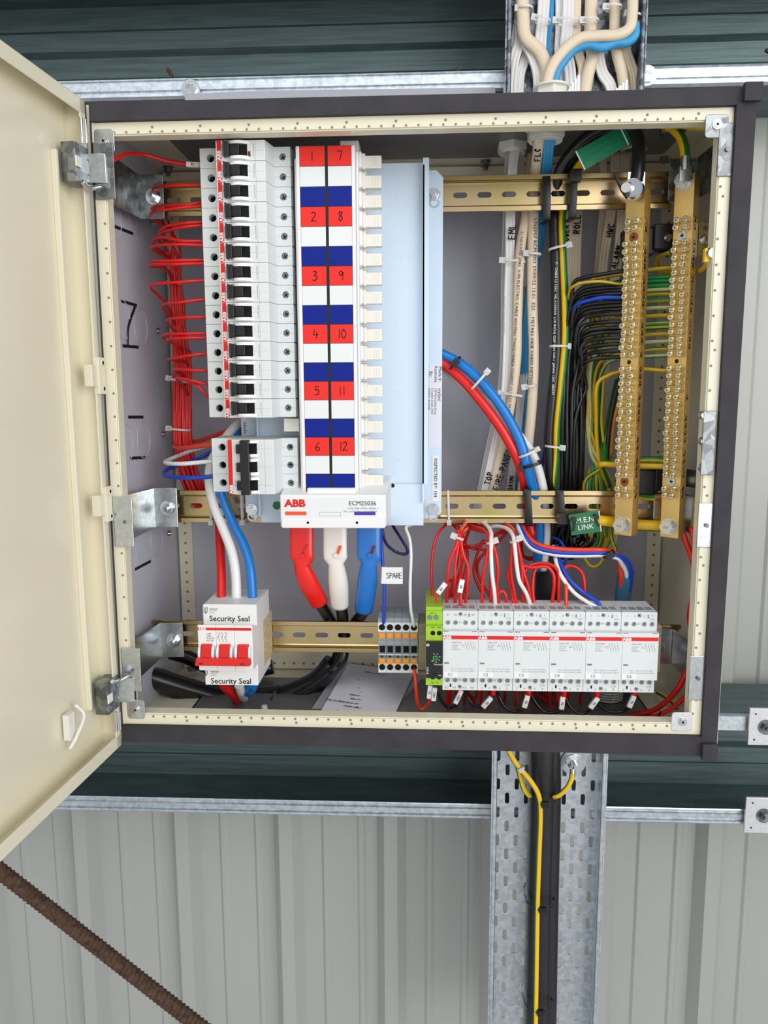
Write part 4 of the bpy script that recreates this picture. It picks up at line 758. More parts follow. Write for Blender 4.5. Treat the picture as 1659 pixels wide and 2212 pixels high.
# ------------------------------------------------------------------ cables
WI = {}
def P3(pts): return [at(*p) for p in pts]
def wire(name, label, cat, pts, r, m, group=None, n=8, stripe=None, phase=0, extra=None, world=False):
    P = pts if world else P3(pts); mb = MB(); mb.tube(P, r * MM, m, n, stripe, phase)
    if extra: extra(mb)
    return tag(mb.build(name, origin=P[0]), label, cat, group)
def flat(name, label, cat, pts, w, h, m, group=None, cores=3, extra=None):
    P = cr(P3(pts), 6); mb = MB(); prof = []; rr = w / cores; n = 5
    for k in range(cores):
        c = -w / 2 + rr * (k + .5)
        for q in range(n): a = math.pi - math.pi * (q + .5) / n; prof.append((c + rr / 2 * math.cos(a) * 1.02, (h / 2 - rr * .12) + rr * .35 * math.sin(a) - rr * .2))
    prof += [(-p, -q) for p, q in prof]
    prof = [(p * MM, q * MM) for p, q in prof]
    mb.sweep(P, prof[::-1], m, ref=(0, -1, 0))
    if extra: extra(mb)
    return tag(mb.build(name, origin=P[0]), label, cat, group)
def tie(px0, py0, px1, py1, Y, label, m=None, w=2.4, rd=6., head=0, group='white nylon cable ties', hs=5.0, tail=False):
    m = m or nylon; a, b = at(px0, py0, Y), at(px1, py1, Y); c = (a + b) / 2; h = (b - a) / 2; ax = h.normalized(); pr = V((0, -1, 0)); wv = ax.cross(pr).normalized()
    mb = MB(); n = 20; ring = [c + h * math.cos(2 * math.pi * k / n) + pr * (rd * MM * (math.copysign(abs(math.sin(2 * math.pi * k / n)) ** .7, math.sin(2 * math.pi * k / n)))) for k in range(n)]
    vs = []
    for p in ring:
        o = (p - c); o = o.normalized() * .0006
        vs += [p - wv * w * MM / 2, p + wv * w * MM / 2, p + o + wv * w * MM / 2, p + o - wv * w * MM / 2]
    fs = []
    for k in range(n):
        for q in range(4): fs.append((k * 4 + q, k * 4 + (q + 1) % 4, ((k + 1) % n) * 4 + (q + 1) % 4, ((k + 1) % n) * 4 + q))
    mb.add(vs, fs, m)
    hp = (a if head == 0 else b) + pr * .002 if head != 2 else c + pr * rd * MM
    mb.obox(hp, ax * hs * MM * .55, pr * .0022, wv * hs * MM * .5, m)
    mb.obox(hp + pr * .0023, ax * hs * MM * .25, pr * .0002, wv * hs * MM * .2, m)
    if tail: mb.obox(hp + ax * .006, ax * .004, pr * .0006, wv * .0011, m)
    return tag(mb.build('cable_tie', origin=c, bevel=.0003), label, 'cable tie', group)
def marker(px, py, Y, ang, L, h, body, label, m=None):
    c = at(px, py, Y); k = mpp(px, py, Y); a = math.radians(ang); U = V((math.cos(a), 0, math.sin(a))); Vv = V((-math.sin(a), 0, math.cos(a)))
    mb = MB(); mb.obox(c, U * (L / 2 * k), V((0, .0022, 0)), Vv * (h / 2 * k), white); mb.text(body, c + NEG * .0026, U, Vv, h * k * .75, ink, 'CENTER', .01)
    return tag(mb.build('wire_marker', origin=c, bevel=.0005), label, 'wire marker', 'white wire markers')
# red breaker wires
def LR(y):
    T = [(500, 372, 400), (540, 370, 398), (600, 368, 392), (700, 372, 397), (760, 374, 412), (830, 376, 413), (892, 372, 413), (930, 374, 412), (1000, 380, 422), (1030, 389, 432), (1056, 398, 446), (1095, 420, 470)]
    for (a, l0, r0), (b, l1, r1_) in zip(T, T[1:]):
        if y <= b: f = max(0, (y - a) / (b - a)); return l0 + (l1 - l0) * f, r0 + (r1_ - r0) * f
    return T[-1][1:]
loops = [[(385, 400), (345, 404), (327, 416), (336, 440), (356, 465)], [(400, 443), (350, 444), (328, 452), (338, 472), (362, 492)], [(380, 450), (335, 457), (326, 466), (345, 484), (370, 503)], [(400, 482), (360, 489), (343, 505), (352, 516), (372, 530)], [(395, 491), (352, 502), (340, 517), (358, 535)],
 [(390, 520), (350, 512), (331, 520), (336, 535), (360, 553)], [(380, 528), (340, 530), (327, 536), (345, 548), (366, 562)], [(380, 563), (335, 564), (326, 569), (350, 574), (370, 595)], [(380, 571), (332, 571), (326, 575), (355, 580), (372, 605)], [(380, 610), (335, 614), (325, 621), (340, 636), (362, 660), (372, 690)],
 [(390, 653), (358, 656), (352, 663), (365, 680), (378, 700)], [(400, 686), (368, 689), (361, 695), (375, 712), (392, 730)], [(400, 721), (360, 722), (352, 728), (375, 740), (395, 760)], [(400, 730), (362, 733), (375, 742), (400, 752), (412, 770)], [(410, 768), (375, 774), (364, 776), (380, 779), (405, 786)], [(410, 799), (378, 797), (379, 803), (395, 812)], [(410, 821), (383, 816), (385, 824), (398, 835)], [(428, 834), (405, 823), (384, 820), (390, 830), (405, 850)]]
ends = [400, 437, 445, 480, 487, 521, 530, 562, 569, 606, 647, 685, 720, 730, 764, 801, 830, 856]
dsc = ['crossing above the top rail', 'first of the pair over the top rail', 'second of the pair over the top rail', 'upper of the pair just under the top rail', 'lower of the pair just under the top rail']
def mcbwire(i):
    lp = loops[i]; ye = ends[i]; xr = 444 + (ye - 400) * .035; pts = [(xr, ye, 66), (xr - 12, ye, 62)]; n = len(lp)
    Y = [60 + 88 * (k / (n - 1)) ** 1.3 for k in range(n)]; pts += [(a, b, y) for (a, b), y in zip(lp, Y)]
    lane = (i * 5) % 9; lay = 150 + 5 * (i // 9); y = lp[-1][1] + 45
    while y < 1100:
        l, r = LR(y); pts.append((l + (r - l) * (lane + .5) / 9 + random.uniform(-1.2, 1.2), y, lay + random.uniform(-1, 1))); y += 75
    l, r = LR(1095); x = l + (r - l) * (lane + .5) / 9; pts += [(x, 1095, lay + 2), (x + 40, 1110 - lane, 160), (x + 120, 1105 - lane, 168)]
    return pts
for i in range(18):
    w_ = dsc[i] if i < 5 else '%s loop counted from the top' % ORD[i]
    wire('breaker_wire', 'red wire left of the breakers, %s' % w_, 'wire', mcbwire(i), 1.65, redw, 'red wires looping from the breakers')
wire('control_wire', 'red wire arching from the top left hinge bracket to the R1 marker', 'wire', [(228, 356, 14), (246, 346, 22), (272, 333, 35), (310, 334, 52), (350, 345, 60), (390, 353, 62), (448, 361, 62)], 1.9, redw)
marker(418, 356, 60, -3, 30, 10, 'R1', 'white marker R1 on the red wire beside the top breakers')
wire('breaker_wire', 'thick orange red wire entering the three pole breaker from the left', 'wire', [(470, 960, 60), (450, 961, 62), (415, 966, 80), (388, 968, 110), (376, 964, 140), (395, 958, 160), (430, 952, 165), (480, 935, 155), (520, 915, 120)], 2.4, orw, 'wires of the three pole breaker')
wire('breaker_wire', 'white wire looping left from the three pole breaker', 'wire', [(470, 996, 60), (440, 998, 60), (390, 1002, 62), (357, 999, 80), (372, 990, 110), (410, 975, 140), (450, 962, 155), (500, 930, 150), (530, 905, 120)], 2.3, whw, 'wires of the three pole breaker')
wire('breaker_wire', 'blue wire looping left from the three pole breaker', 'wire', [(472, 1027, 60), (440, 1031, 58), (395, 1032, 60), (360, 1028, 75), (354, 1020, 95), (375, 1008, 120), (410, 998, 140), (450, 980, 150), (500, 950, 150), (530, 920, 130)], 2.3, bluew, 'wires of the three pole breaker')
tie(378, 574, 392, 626, 150, 'white cable tie half hidden behind the red bundle', rd=5) if 0 else None
tie(366, 817, 408, 826, 148, 'white cable tie on the red bundle beside the lowest breakers', rd=11, hs=6)
tie(366, 925, 412, 929, 150, 'white cable tie on the red bundle just above the three pole breaker', rd=11, hs=6)
tie(364, 612, 392, 614, 150, 'white cable tie partly behind the tenth red loop', rd=10, hs=4)
# supply to main switch
wire('supply_cable', 'thick white cable dropping past the middle rail into the main switch', 'cable', [(560, 880, 135), (530, 905, 125), (505, 925, 115), (475, 965, 105), (455, 1005, 90), (453, 1050, 84), (463, 1095, 84), (481, 1140, 80), (500, 1190, 70), (509, 1240, 62), (511, 1300, 56)], 5.2, whw, 'main switch supply cables', 12)
wire('supply_cable', 'thick blue cable dropping past the middle rail into the main switch', 'cable', [(580, 880, 135), (545, 905, 125), (515, 935, 118), (490, 980, 100), (472, 1030, 86), (482, 1080, 84), (503, 1130, 82), (528, 1180, 72), (541, 1230, 62), (546, 1300, 56)], 5.0, blue2, 'main switch supply cables', 12)
wire('supply_cable', 'thick dark red cable from behind the middle rail into the main switch', 'cable', [(600, 900, 140), (540, 920, 135), (500, 950, 130), (476, 1020, 125), (472, 1080, 125), (474, 1150, 105), (478, 1230, 75), (478, 1300, 56)], 4.8, redw, 'main switch supply cables', 12)
for px, m, lb in ((486, redw, 'short red cable leaving the bottom of the main switch'), (518, whw, 'short white cable leaving the bottom of the main switch'), (546, blue2, 'short blue cable leaving the bottom of the main switch')):
    dx = {486: (24, 1510), 518: (6, 1505), 546: (-20, 1488)}[px]; wire('outgoing_cable', lb, 'cable', [(px - 2, 1478, 60), (px, 1484, 64), (px + dx[0] * .5, 1495, 72), (px + dx[0], dx[1], 90), (px + dx[0] + 4, dx[1] + 6, 120)], 5.2, m, 'stub cables under the main switch', 12)
# lugs with heat shrink
for x0, m, lb, mid, tip in ((652, shred, 'red heat shrink boot on the left supply lug', [(653, 1226), (668, 1262)], (689, 1300)), (724, shwh, 'white heat shrink boot on the middle supply lug', [(727, 1226), (731, 1262)], (734, 1306)), (797, shblue, 'blue heat shrink boot on the right supply lug', [(796, 1226), (793, 1262)], (786, 1316))):
    pts = [(x0, 1120, 62), (x0, 1150, 60), (x0, 1190, 58), (x0 + 1, 1208, 58), (mid[0][0], mid[0][1], 60)] + [(mid[1][0], mid[1][1], 66)] + [((mid[1][0] + tip[0]) / 2, (mid[1][1] + tip[1]) / 2, 72), (tip[0], tip[1], 80)]
    P = cr(P3(pts), 5); n = len(P); pr = [(math.cos(2 * math.pi * k / 16), math.sin(2 * math.pi * k / 16)) for k in range(16)]; mb = MB(); base = []
    Tn = [(P[min(i + 1, n - 1)] - P[max(i - 1, 0)]).normalized() for i in range(n)]; vs = []
    for i in range(n):
        f = i / (n - 1); wv = .0125 if f < .42 else (.0125 - (f - .42) / .1 * .0045 if f < .52 else (.008 + min(1, (f - .52) / .15) * .0025 if f < .8 else .0105 - (f - .8) / .2 * .0005)); hv = .0048 if f < .42 else (.0048 + min(1, (f - .42) / .25) * .0042)
        t_n = Tn[i]; a_ = t_n.cross(V((0, -1, 0))).normalized(); b_ = t_n.cross(a_)
        e_ = .55 if f < .42 else .9
        vs += [P[i] + a_ * wv * math.copysign(abs(u) ** e_, u) + b_ * hv * math.copysign(abs(v) ** e_, v) for u, v in pr]
    mb.add(vs, [(i * 16 + k, i * 16 + (k + 1) % 16, (i + 1) * 16 + (k + 1) % 16, (i + 1) * 16 + k) for i in range(n - 1) for k in range(16)] + [tuple(range(16))[::-1], tuple(range((n - 1) * 16, n * 16))], m, True)
    c = at(x0 + 2, 1200, 52.5); mb.cyl(c + V((0, .002, 0)), c + NEG * .0015, .0035, m, n=16, r1=.0025)
    if m is not shred: c = at(x0 + 7, 1192, 52); mb.obox(c, (.0024, 0, .0062), (0, .0006, 0), (.0012, 0, -.0005), orange if m is shwh else maroon)
    else: c = at(x0 + 8, 1185, 52); mb.obox(c, (.0022, 0, .0042), (0, .0006, 0), (.0009, 0, -.0004), redm)
    tag(mb.build('lug_boot', origin=P[0]), lb, 'heat shrink boot', 'heat shrink boots under the busbar cover')
for lb, pts in (('black supply cable from the red boot passing behind the bottom rail', [(685, 1294, 80), (700, 1318, 100), (716, 1345, 122), (730, 1380, 135), (728, 1420, 140), (690, 1470, 140), (600, 1506, 138), (500, 1512, 135), (400, 1490, 125), (330, 1462, 118), (270, 1446, 112)]), ('black supply cable from the white boot passing behind the bottom rail', [(734, 1298, 80), (739, 1322, 100), (741, 1350, 122), (742, 1385, 132), (735, 1430, 128), (680, 1480, 128), (590, 1520, 128), (500, 1528, 128), (400, 1506, 116), (330, 1476, 110), (268, 1456, 104)]), ('black supply cable from the blue boot passing behind the bottom rail', [(789, 1308, 80), (783, 1325, 100), (765, 1350, 122), (752, 1390, 145), (716, 1440, 150), (660, 1480, 150), (580, 1500, 150), (480, 1497, 148), (400, 1476, 140), (330, 1450, 128), (270, 1432, 120)])):
    wire('supply_cable', lb, 'cable', pts, 6.6, blackc, 'black supply cables', 14)
wire('supply_cable', 'black cable curving behind the left end of the bottom rail', 'cable', [(310, 1425, 150), (350, 1408, 160), (400, 1418, 165), (450, 1440, 165), (520, 1452, 170), (590, 1440, 175)], 9, blackc, None, 14)
mb = MB(); P = P3([(295, 1452, 96), (330, 1464, 108), (420, 1492, 122), (500, 1510, 130), (600, 1505, 134), (680, 1474, 138), (720, 1432, 138)]); mb.tube(P, .0125, blackc, 16); tag(mb.build('cable_sleeve', origin=P[0]), 'thick glossy black sleeve gathering the supply cables at the bottom', 'cable sleeve')
tie(712, 1448, 735, 1428, 126, 'black cable tie at the bend of the black supply cables', black, rd=16, hs=5, group='black cable ties', tail=True); tie(575, 1532, 600, 1482, 120, 'black cable tie around the thick black sleeve', black, rd=14, hs=4, group='black cable ties')
# spare and white control wires
wire('control_wire', 'blue spare wire entering the leftmost terminal block', 'wire', [(824, 1135, 85), (823, 1160, 70), (826, 1210, 62), (830, 1270, 60), (829, 1330, 60), (828, 1357, 66)], 1.75, bluew, 'wires to the terminal blocks')
wire('control_wire', 'white wire dropping into the rightmost terminal block', 'wire', [(905, 1120, 100), (890, 1133, 95), (877, 1140, 84), (885, 1165, 72), (888, 1200, 66), (886, 1260, 62), (887, 1310, 60), (893, 1345, 60), (895, 1357, 66)], 1.75, whw, 'wires to the terminal blocks')
wire('control_wire', 'dark blue wire making a small loop under the busbar cover', 'wire', [(843, 1125, 110), (850, 1138, 104), (867, 1165, 98), (879, 1185, 96), (877, 1197, 96), (855, 1192, 94), (835, 1175, 90), (828, 1155, 88), (826, 1135, 90)], 1.6, mat('navy_wire', (10, 30, 96), .35))
wire('control_wire', 'orange red wire from the rightmost terminal block up to the timer', 'wire', [(894, 1442, 66), (896, 1455, 58), (899, 1490, 56), (902, 1520, 58), (908, 1532, 62), (920, 1527, 62), (929, 1512, 58), (930, 1480, 52)], 1.75, orw, 'wires to the terminal blocks')
m_ = MB(); c0, c1 = at(825, 1225, 58), at(870, 1261, 58); m_.box(c0.x * 1000, c1.x * 1000, 57.5, 58, c1.z * 1000, c0.z * 1000, white); m_.cyl(V((at(827, 1243, 60).x, .060, c1.z)), V((at(829, 1243, 60).x, .060, c0.z)), .0025, white, n=12); m_.hand('SPARE', at(834, 1249, 57.2), (1, 0, 0), (0, 0, 1), .0056, ink, .00028, .6); tag(m_.build('flag_label', origin=c0), 'white flag sticker reading SPARE on the blue wire', 'label')
# markers near timer
wire('control_wire', 'dark red wire hanging from the middle rail to the timer top', 'wire', [(990, 1115, 120), (968, 1130, 112), (948, 1150, 100), (936, 1185, 92), (932, 1230, 84), (934, 1280, 78), (938, 1300, 74)], 1.6, redw, 'wires to the timer')
wire('control_wire', 'red wire with marker R1 entering the timer top', 'wire', [(943, 1300, 45), (944, 1290, 46), (950, 1277, 48), (964, 1258, 62), (985, 1252, 80), (1000, 1256, 85), (1006, 1280, 95), (1012, 1300, 100)], 1.7, redw, 'wires to the timer')
marker(954, 1271, 44, 54, 28, 11, 'R1', 'white marker R1 above the green timer')
marker(996, 1266, 44, 80, 29, 11, '01', 'white marker 01 above the C1 contactor')
marker(928, 1494, 44, 84, 30, 10, '01', 'white marker 01 hanging under the timer'); marker(938, 1499, 42, 84, 30, 10, 'NR1', 'white marker NR1 hanging under the timer')
marker(990, 1505, 44, 66, 33, 10, 'NR1', 'white marker NR1 under the C1 contactor')
for (px, py, a, k) in ((1052, 1517, 52, 2), (1136, 1515, 76, 3), (1214, 1518, 86, 4), (1283, 1518, 58, 5), (1364, 1515, 70, 6)): marker(px, py, 44, a, 29, 11, 'N', 'white marker N slanting under the C%d contactor' % k)
# neutral daisy chain under contactors
chain = [[(945, 1484, 50), (948, 1500, 50), (958, 1520, 52), (970, 1529, 54), (985, 1524, 50)], [(1003, 1490, 60), (1010, 1505, 56), (1020, 1520, 54), (1036, 1527, 52), (1046, 1526, 50)], [(1070, 1492, 58), (1078, 1505, 54), (1090, 1527, 52), (1110, 1537, 52), (1130, 1531, 50)], [(1146, 1494, 58), (1155, 1515, 54), (1172, 1535, 52), (1192, 1540, 52), (1210, 1535, 50)], [(1222, 1505, 58), (1230, 1525, 54), (1248, 1540, 52), (1264, 1540, 52), (1276, 1532, 50)], [(1291, 1515, 58), (1300, 1528, 54), (1322, 1538, 52), (1345, 1536, 52), (1358, 1528, 50)]]
for i, p in enumerate(chain): wire('neutral_wire', 'black jumper wire sagging %s the C%d contactor' % ('from the timer to' if i == 0 else 'beneath', max(i, 1)), 'wire', p, 1.7, blackc, 'black jumpers under the contactors')
for k, (px, py) in enumerate(((993, 1488), (1066, 1492), (1143, 1494), (1219, 1500), (1290, 1500), (1370, 1500))):
    mb = MB(); c = at(px, py - 14, 45); e_ = at(px - 1, py + 8, 45); mb.cyl(c, e_, .0032, redw, n=12, r1=.0026); tag(mb.build('ferrule', origin=c), 'red ferrule just under the C%d contactor' % (k + 1), 'ferrule', 'red ferrules under the contactors')
# red wires under contactors
under = [[(968, 1495), (966, 1520), (965, 1545), (970, 1552), (985, 1555)], [(973, 1495), (970, 1530), (968, 1550)], [(986, 1500), (986, 1530), (993, 1552)], [(1004, 1495), (1003, 1525), (1005, 1552)], [(1012, 1497), (1030, 1515), (1055, 1535), (1090, 1552)], [(1041, 1498), (1040, 1530), (1052, 1553)], [(1057, 1498), (1055, 1525), (1075, 1548), (1105, 1556)], [(1075, 1498), (1082, 1530), (1070, 1552)], [(1091, 1498), (1090, 1525), (1105, 1548), (1130, 1556)], [(1115, 1498), (1116, 1520), (1110, 1536)], [(1132, 1500), (1134, 1535), (1148, 1556)], [(1150, 1500), (1160, 1530), (1190, 1552)], [(1160, 1500), (1200, 1525), (1225, 1545), (1230, 1556)], [(1187, 1500), (1187, 1530), (1175, 1540)], [(1203, 1500), (1210, 1530), (1226, 1550)], [(1206, 1500), (1200, 1535), (1180, 1555)], [(1255, 1500), (1250, 1535), (1240, 1553), (1225, 1540), (1210, 1520)], [(1178, 1500), (1215, 1530), (1240, 1552)], [(1030, 1502), (1018, 1530), (1006, 1556)], [(1228, 1502), (1222, 1540), (1222, 1558)]]
for i, p in enumerate(under):
    n = len(p); pts = [(p[0][0], p[0][1] - 18, 70)] + [(a, b, 80 + 45 * k / n + (i * 37 % 30)) for k, (a, b) in enumerate(p)]
    pts.append((p[-1][0] + (12 if i % 2 else -6), p[-1][1] + 8, 130 + i * 2))
    wire('control_wire', 'red wire dropping from the contactor row to the cabinet floor, %s from the left' % ORD[sorted(range(len(under)), key=lambda q: under[q][0][0]).index(i)], 'wire', pts, 1.8, redw if i not in (9, 14) else orw, 'red wires under the contactors')
wire('control_wire', 'thick dark red wire sweeping along the floor and up the right side, upper one', 'wire', [(1225, 1566, 100), (1290, 1555, 90), (1360, 1545, 80), (1410, 1535, 72), (1445, 1510, 65), (1470, 1478, 60), (1488, 1430, 60), (1496, 1380, 62), (1490, 1330, 62), (1500, 1270, 60), (1499, 1220, 60), (1480, 1165, 70), (1468, 1140, 80)], 3.0, redw, 'red wires up the right side')
wire('control_wire', 'dark red wire sweeping along the floor and up the right side, lower one', 'wire', [(1240, 1574, 90), (1310, 1566, 80), (1390, 1553, 70), (1440, 1537, 62), (1480, 1506, 56), (1502, 1470, 50), (1512, 1400, 50), (1508, 1320, 50), (1506, 1240, 50), (1500, 1180, 50), (1494, 1140, 60)], 2.6, redw, 'red wires up the right side')
tie(1494, 1278, 1508, 1282, 52, 'black tie clamping the red wires to the right rim', black, rd=4, head=1, group='black cable ties', hs=4); tie(1400, 1552, 1425, 1536, 66, 'black tie joining the two thick red wires near the lower right corner', black, rd=7, head=0, group='black cable ties', hs=4)
# green yellow below contactors
for i, p in enumerate(([(1325, 1495, 110), (1318, 1520, 110), (1330, 1550, 100), (1370, 1568, 90)], [(1420, 1495, 110), (1445, 1510, 100), (1462, 1530, 100), (1465, 1550, 100)], [(1330, 1558, 120), (1390, 1556, 105), (1430, 1564, 95), (1460, 1556, 100)])): wire('earth_wire', ['green and yellow wire looping in front of the floor gland', 'green and yellow wire slanting behind the C6 contactor', 'green and yellow wire lying on the floor at the lower right corner'][i], 'wire', p, 2.6, grnw, 'earth wires on the cabinet floor', 10, yelw, 2)
# wires above contactors: bundles 1-3
ups = [('red', [(1000, 1135, 118), (1006, 1128, 100), (1000, 1138, 80), (991, 1152, 62), (985, 1180, 58), (972, 1210, 56), (967, 1250, 56), (965, 1306, 62)]), ('red', [(1008, 1136, 110), (1002, 1138, 90), (994, 1150, 62), (990, 1180, 58), (984, 1215, 56), (983, 1260, 56), (983, 1308, 62)]), ('red', [(1012, 1140, 110), (1006, 1145, 80), (996, 1160, 60), (1000, 1195, 56), (1011, 1225, 56), (1010, 1260, 56), (1005, 1308, 62)]), ('red', [(990, 1128, 120), (988, 1145, 100), (992, 1165, 80), (997, 1200, 84), (995, 1250, 60), (995, 1280, 50), (995, 1312, 48)]),
 ('red', [(985, 1125, 125), (1010, 1135, 115), (1045, 1145, 90), (1056, 1165, 62), (1052, 1200, 58), (1043, 1250, 58), (1041, 1306, 62)]), ('red', [(1000, 1126, 130), (1040, 1138, 115), (1060, 1160, 66), (1062, 1190, 66), (1061, 1240, 66), (1060, 1306, 64)]), ('white', [(1035, 1125, 115), (1048, 1132, 100), (1060, 1148, 72), (1061, 1170, 56), (1061, 1200, 55), (1063, 1240, 54), (1068, 1280, 54), (1070, 1308, 58)]), ('red', [(1040, 1130, 120), (1062, 1150, 80), (1064, 1172, 60), (1072, 1200, 58), (1076, 1235, 58), (1073, 1270, 60), (1078, 1306, 62)]), ('red', [(1074, 1300, 66), (1077, 1282, 62), (1086, 1277, 62), (1093, 1288, 62), (1094, 1308, 64)]),
 ('red', [(1080, 1125, 120), (1100, 1140, 95), (1108, 1158, 64), (1106, 1190, 60), (1104, 1230, 60), (1109, 1270, 60), (1116, 1306, 62)]), ('white', [(1058, 1138, 112), (1075, 1137, 104), (1095, 1142, 85), (1108, 1157, 62), (1112, 1180, 55), (1116, 1220, 54), (1122, 1255, 54), (1136, 1280, 56), (1147, 1310, 60)]), ('red', [(1085, 1128, 118), (1105, 1140, 90), (1114, 1160, 66), (1120, 1185, 62), (1127, 1225, 62), (1129, 1270, 62), (1131, 1306, 64)]), ('red', [(1116, 1164, 68), (1124, 1200, 64), (1131, 1235, 62), (1140, 1265, 62), (1149, 1306, 64)]), ('red', [(1110, 1306, 62), (1104, 1270, 64), (1097, 1240, 66), (1103, 1226, 66), (1122, 1221, 64), (1150, 1226, 62), (1180, 1224, 62), (1195, 1240, 62), (1197, 1265, 62), (1192, 1306, 66)]),
 ('red', [(1128, 1306, 66), (1132, 1260, 66), (1134, 1235, 66), (1145, 1222, 68), (1165, 1217, 68), (1190, 1220, 66), (1206, 1236, 64), (1207, 1270, 64), (1207, 1306, 66)]), ('red', [(1154, 1306, 66), (1150, 1270, 68), (1153, 1240, 70), (1160, 1224, 72)]), ('red', [(1196, 1250, 70), (1207, 1240, 74), (1225, 1224, 76), (1240, 1224, 74), (1255, 1234, 70), (1262, 1255, 66), (1262, 1306, 66)]), ('orange', [(1223, 1312, 52), (1223, 1290, 56), (1222, 1256, 62), (1215, 1235, 72)])]
cnt = {}
for i, (c, p) in enumerate(ups):
    cnt[c] = 1 + sum(1 for c2, p2 in ups if c2 == c and (max(p2, key=lambda q: q[1])[0], p2[0][0]) < (max(p, key=lambda q: q[1])[0], p[0][0])); mm = {'red': redw, 'white': whw, 'orange': orw}[c]
    wire('control_wire', '%s wire entering the contactor tops, %s %s one from the left' % (c, ORD[cnt[c] - 1], c) if c != 'orange' else 'single orange wire entering the top of the C4 contactor', 'wire', p, 1.85 if c != 'white' else 2.1, mm, 'wires above the contactors')
wire('control_wire', 'white wire of the pair dropping into the C5 contactor', 'wire', [(1195, 1180, 100), (1199, 1203, 82), (1204, 1225, 68), (1216, 1250, 62), (1240, 1280, 60), (1268, 1300, 56), (1294, 1314, 54)], 2.2, whw, 'pair into the C5 contactor'); wire('control_wire', 'blue wire of the pair dropping into the C5 contactor', 'wire', [(1203, 1178, 100), (1207, 1205, 82), (1217, 1230, 68), (1234, 1256, 62), (1262, 1281, 60), (1288, 1298, 56), (1300, 1315, 54)], 2.2, bluew, 'pair into the C5 contactor')
tie(980, 1157, 1001, 1165, 60, 'white tie on the wire bunch above the C1 contactor', rd=5, hs=6); tie(1051, 1173, 1069, 1167, 60, 'white tie on the wire bunch above the C2 contactor', rd=6, head=1, hs=6); tie(1102, 1171, 1121, 1162, 60, 'white tie on the wire bunch above the C3 contactor', rd=6, head=1, hs=6)
# darker tangle behind
tang = [[(985, 1130, 150), (1000, 1160, 160), (1010, 1200, 165), (1000, 1260, 160), (998, 1300, 150)], [(1020, 1130, 150), (1005, 1170, 160), (995, 1230, 165), (975, 1290, 160)], [(1100, 1130, 150), (1060, 1165, 160), (1020, 1180, 160), (1000, 1175, 155)], [(1095, 1150, 160), (1060, 1185, 165), (1025, 1185, 165), (1003, 1178, 160)], [(1045, 1165, 160), (1030, 1200, 160), (1024, 1240, 160), (1045, 1290, 155)], [(1060, 1180, 165), (1032, 1215, 165), (1036, 1250, 165), (1060, 1290, 150)], [(1130, 1160, 170), (1120, 1190, 165), (1140, 1205, 165), (1165, 1200, 165)], [(1010, 1140, 158), (1050, 1150, 158), (1085, 1150, 158), (1120, 1130, 158)], [(1125, 1170, 170), (1130, 1200, 170), (1150, 1208, 170), (1165, 1190, 170)], [(960, 1128, 120), (980, 1135, 130), (990, 1160, 150), (985, 1230, 165), (965, 1300, 160)]]
for i, p in enumerate(tang): wire('control_wire', 'dark red wire in the tangle behind the wires above the contactors', 'wire', p, 1.8, redw, 'dark red tangle under the middle rail')
# phase conductors right of chassis
wire('phase_cable', 'thick blue cable curving from the chassis down to the middle rail', 'cable', [(900, 740, 112), (955, 765, 108), (1000, 790, 104), (1048, 834, 100), (1090, 890, 98), (1122, 950, 96), (1137, 1000, 96), (1150, 1050, 108), (1162, 1095, 122), (1166, 1150, 125), (1162, 1200, 130), (1160, 1230, 140)], 5.4, blue2, 'phase cables curving from the chassis', 12)
wire('phase_cable', 'thick red cable curving from the chassis down to the middle rail', 'cable', [(900, 760, 112), (955, 785, 106), (1000, 822, 102), (1040, 868, 99), (1082, 925, 98), (1115, 985, 100), (1130, 1030, 108), (1134, 1060, 120), (1140, 1110, 125), (1150, 1160, 125)], 5.2, redw, 'phase cables curving from the chassis', 12)
wire('phase_cable', 'thick white cable emerging from behind the blue one down to the rail', 'cable', [(900, 760, 122), (955, 790, 120), (1000, 830, 116), (1060, 880, 115), (1110, 930, 114), (1140, 965, 112), (1158, 1000, 110), (1172, 1050, 114), (1178, 1100, 126), (1180, 1150, 130), (1176, 1200, 134), (1172, 1230, 140)], 5.0, whw, 'phase cables curving from the chassis', 12)
tie(972, 797, 994, 771, 100, 'black tie on the red and blue cables beside the chassis', black, rd=8, head=2, group='black cable ties', hs=7); tie(1018, 841, 1052, 803, 98, 'white tie on the red and blue cables', rd=8, head=1, hs=6)
tie(1121, 987, 1160, 970, 96, 'white tie on the cables just above the black one', rd=9, head=1, hs=5); tie(1130, 1009, 1169, 997, 98, 'black tie with ribbed head around blue and white cables', black, rd=10, head=0, group='black cable ties', hs=8, w=3.5)
# tails below the rail to slate blue sheath
for c, m, off, lb in ((0, orw, 0, 'red tail cable under the rail bending right to the slate blue sheath'), (1, bluew, 9, 'blue tail cable under the rail bending right to the slate blue sheath'), (2, whw, 15, 'white tail cable under the rail bending right to the slate blue sheath')):
    wire('tail_cable', lb, 'cable', [(1130 - off * .9, 1100, 124), (1127 - off * .6, 1130, 112), (1138 - off * .7, 1155, 95), (1160 - off * .6, 1175 + off * .7, 84), (1200, 1185 + off * .85, 76), (1250, 1188 + off * .8, 74), (1300, 1188 + off * .75, 72), (1330 + off * .2, 1196 + off * .6, 74 + (8 if c == 0 else 0)), ((1335, 1356, 1343)[c], (1208, 1214, 1218)[c], 82 + (8 if c == 0 else 0)), ((1341, 1363, 1353)[c], 1240, 92), ((1341, 1358, 1350)[c], 1275, 100)], 2.5 if c != 1 else 2.9, m, 'tail cables bending to the slate blue sheath', 10)
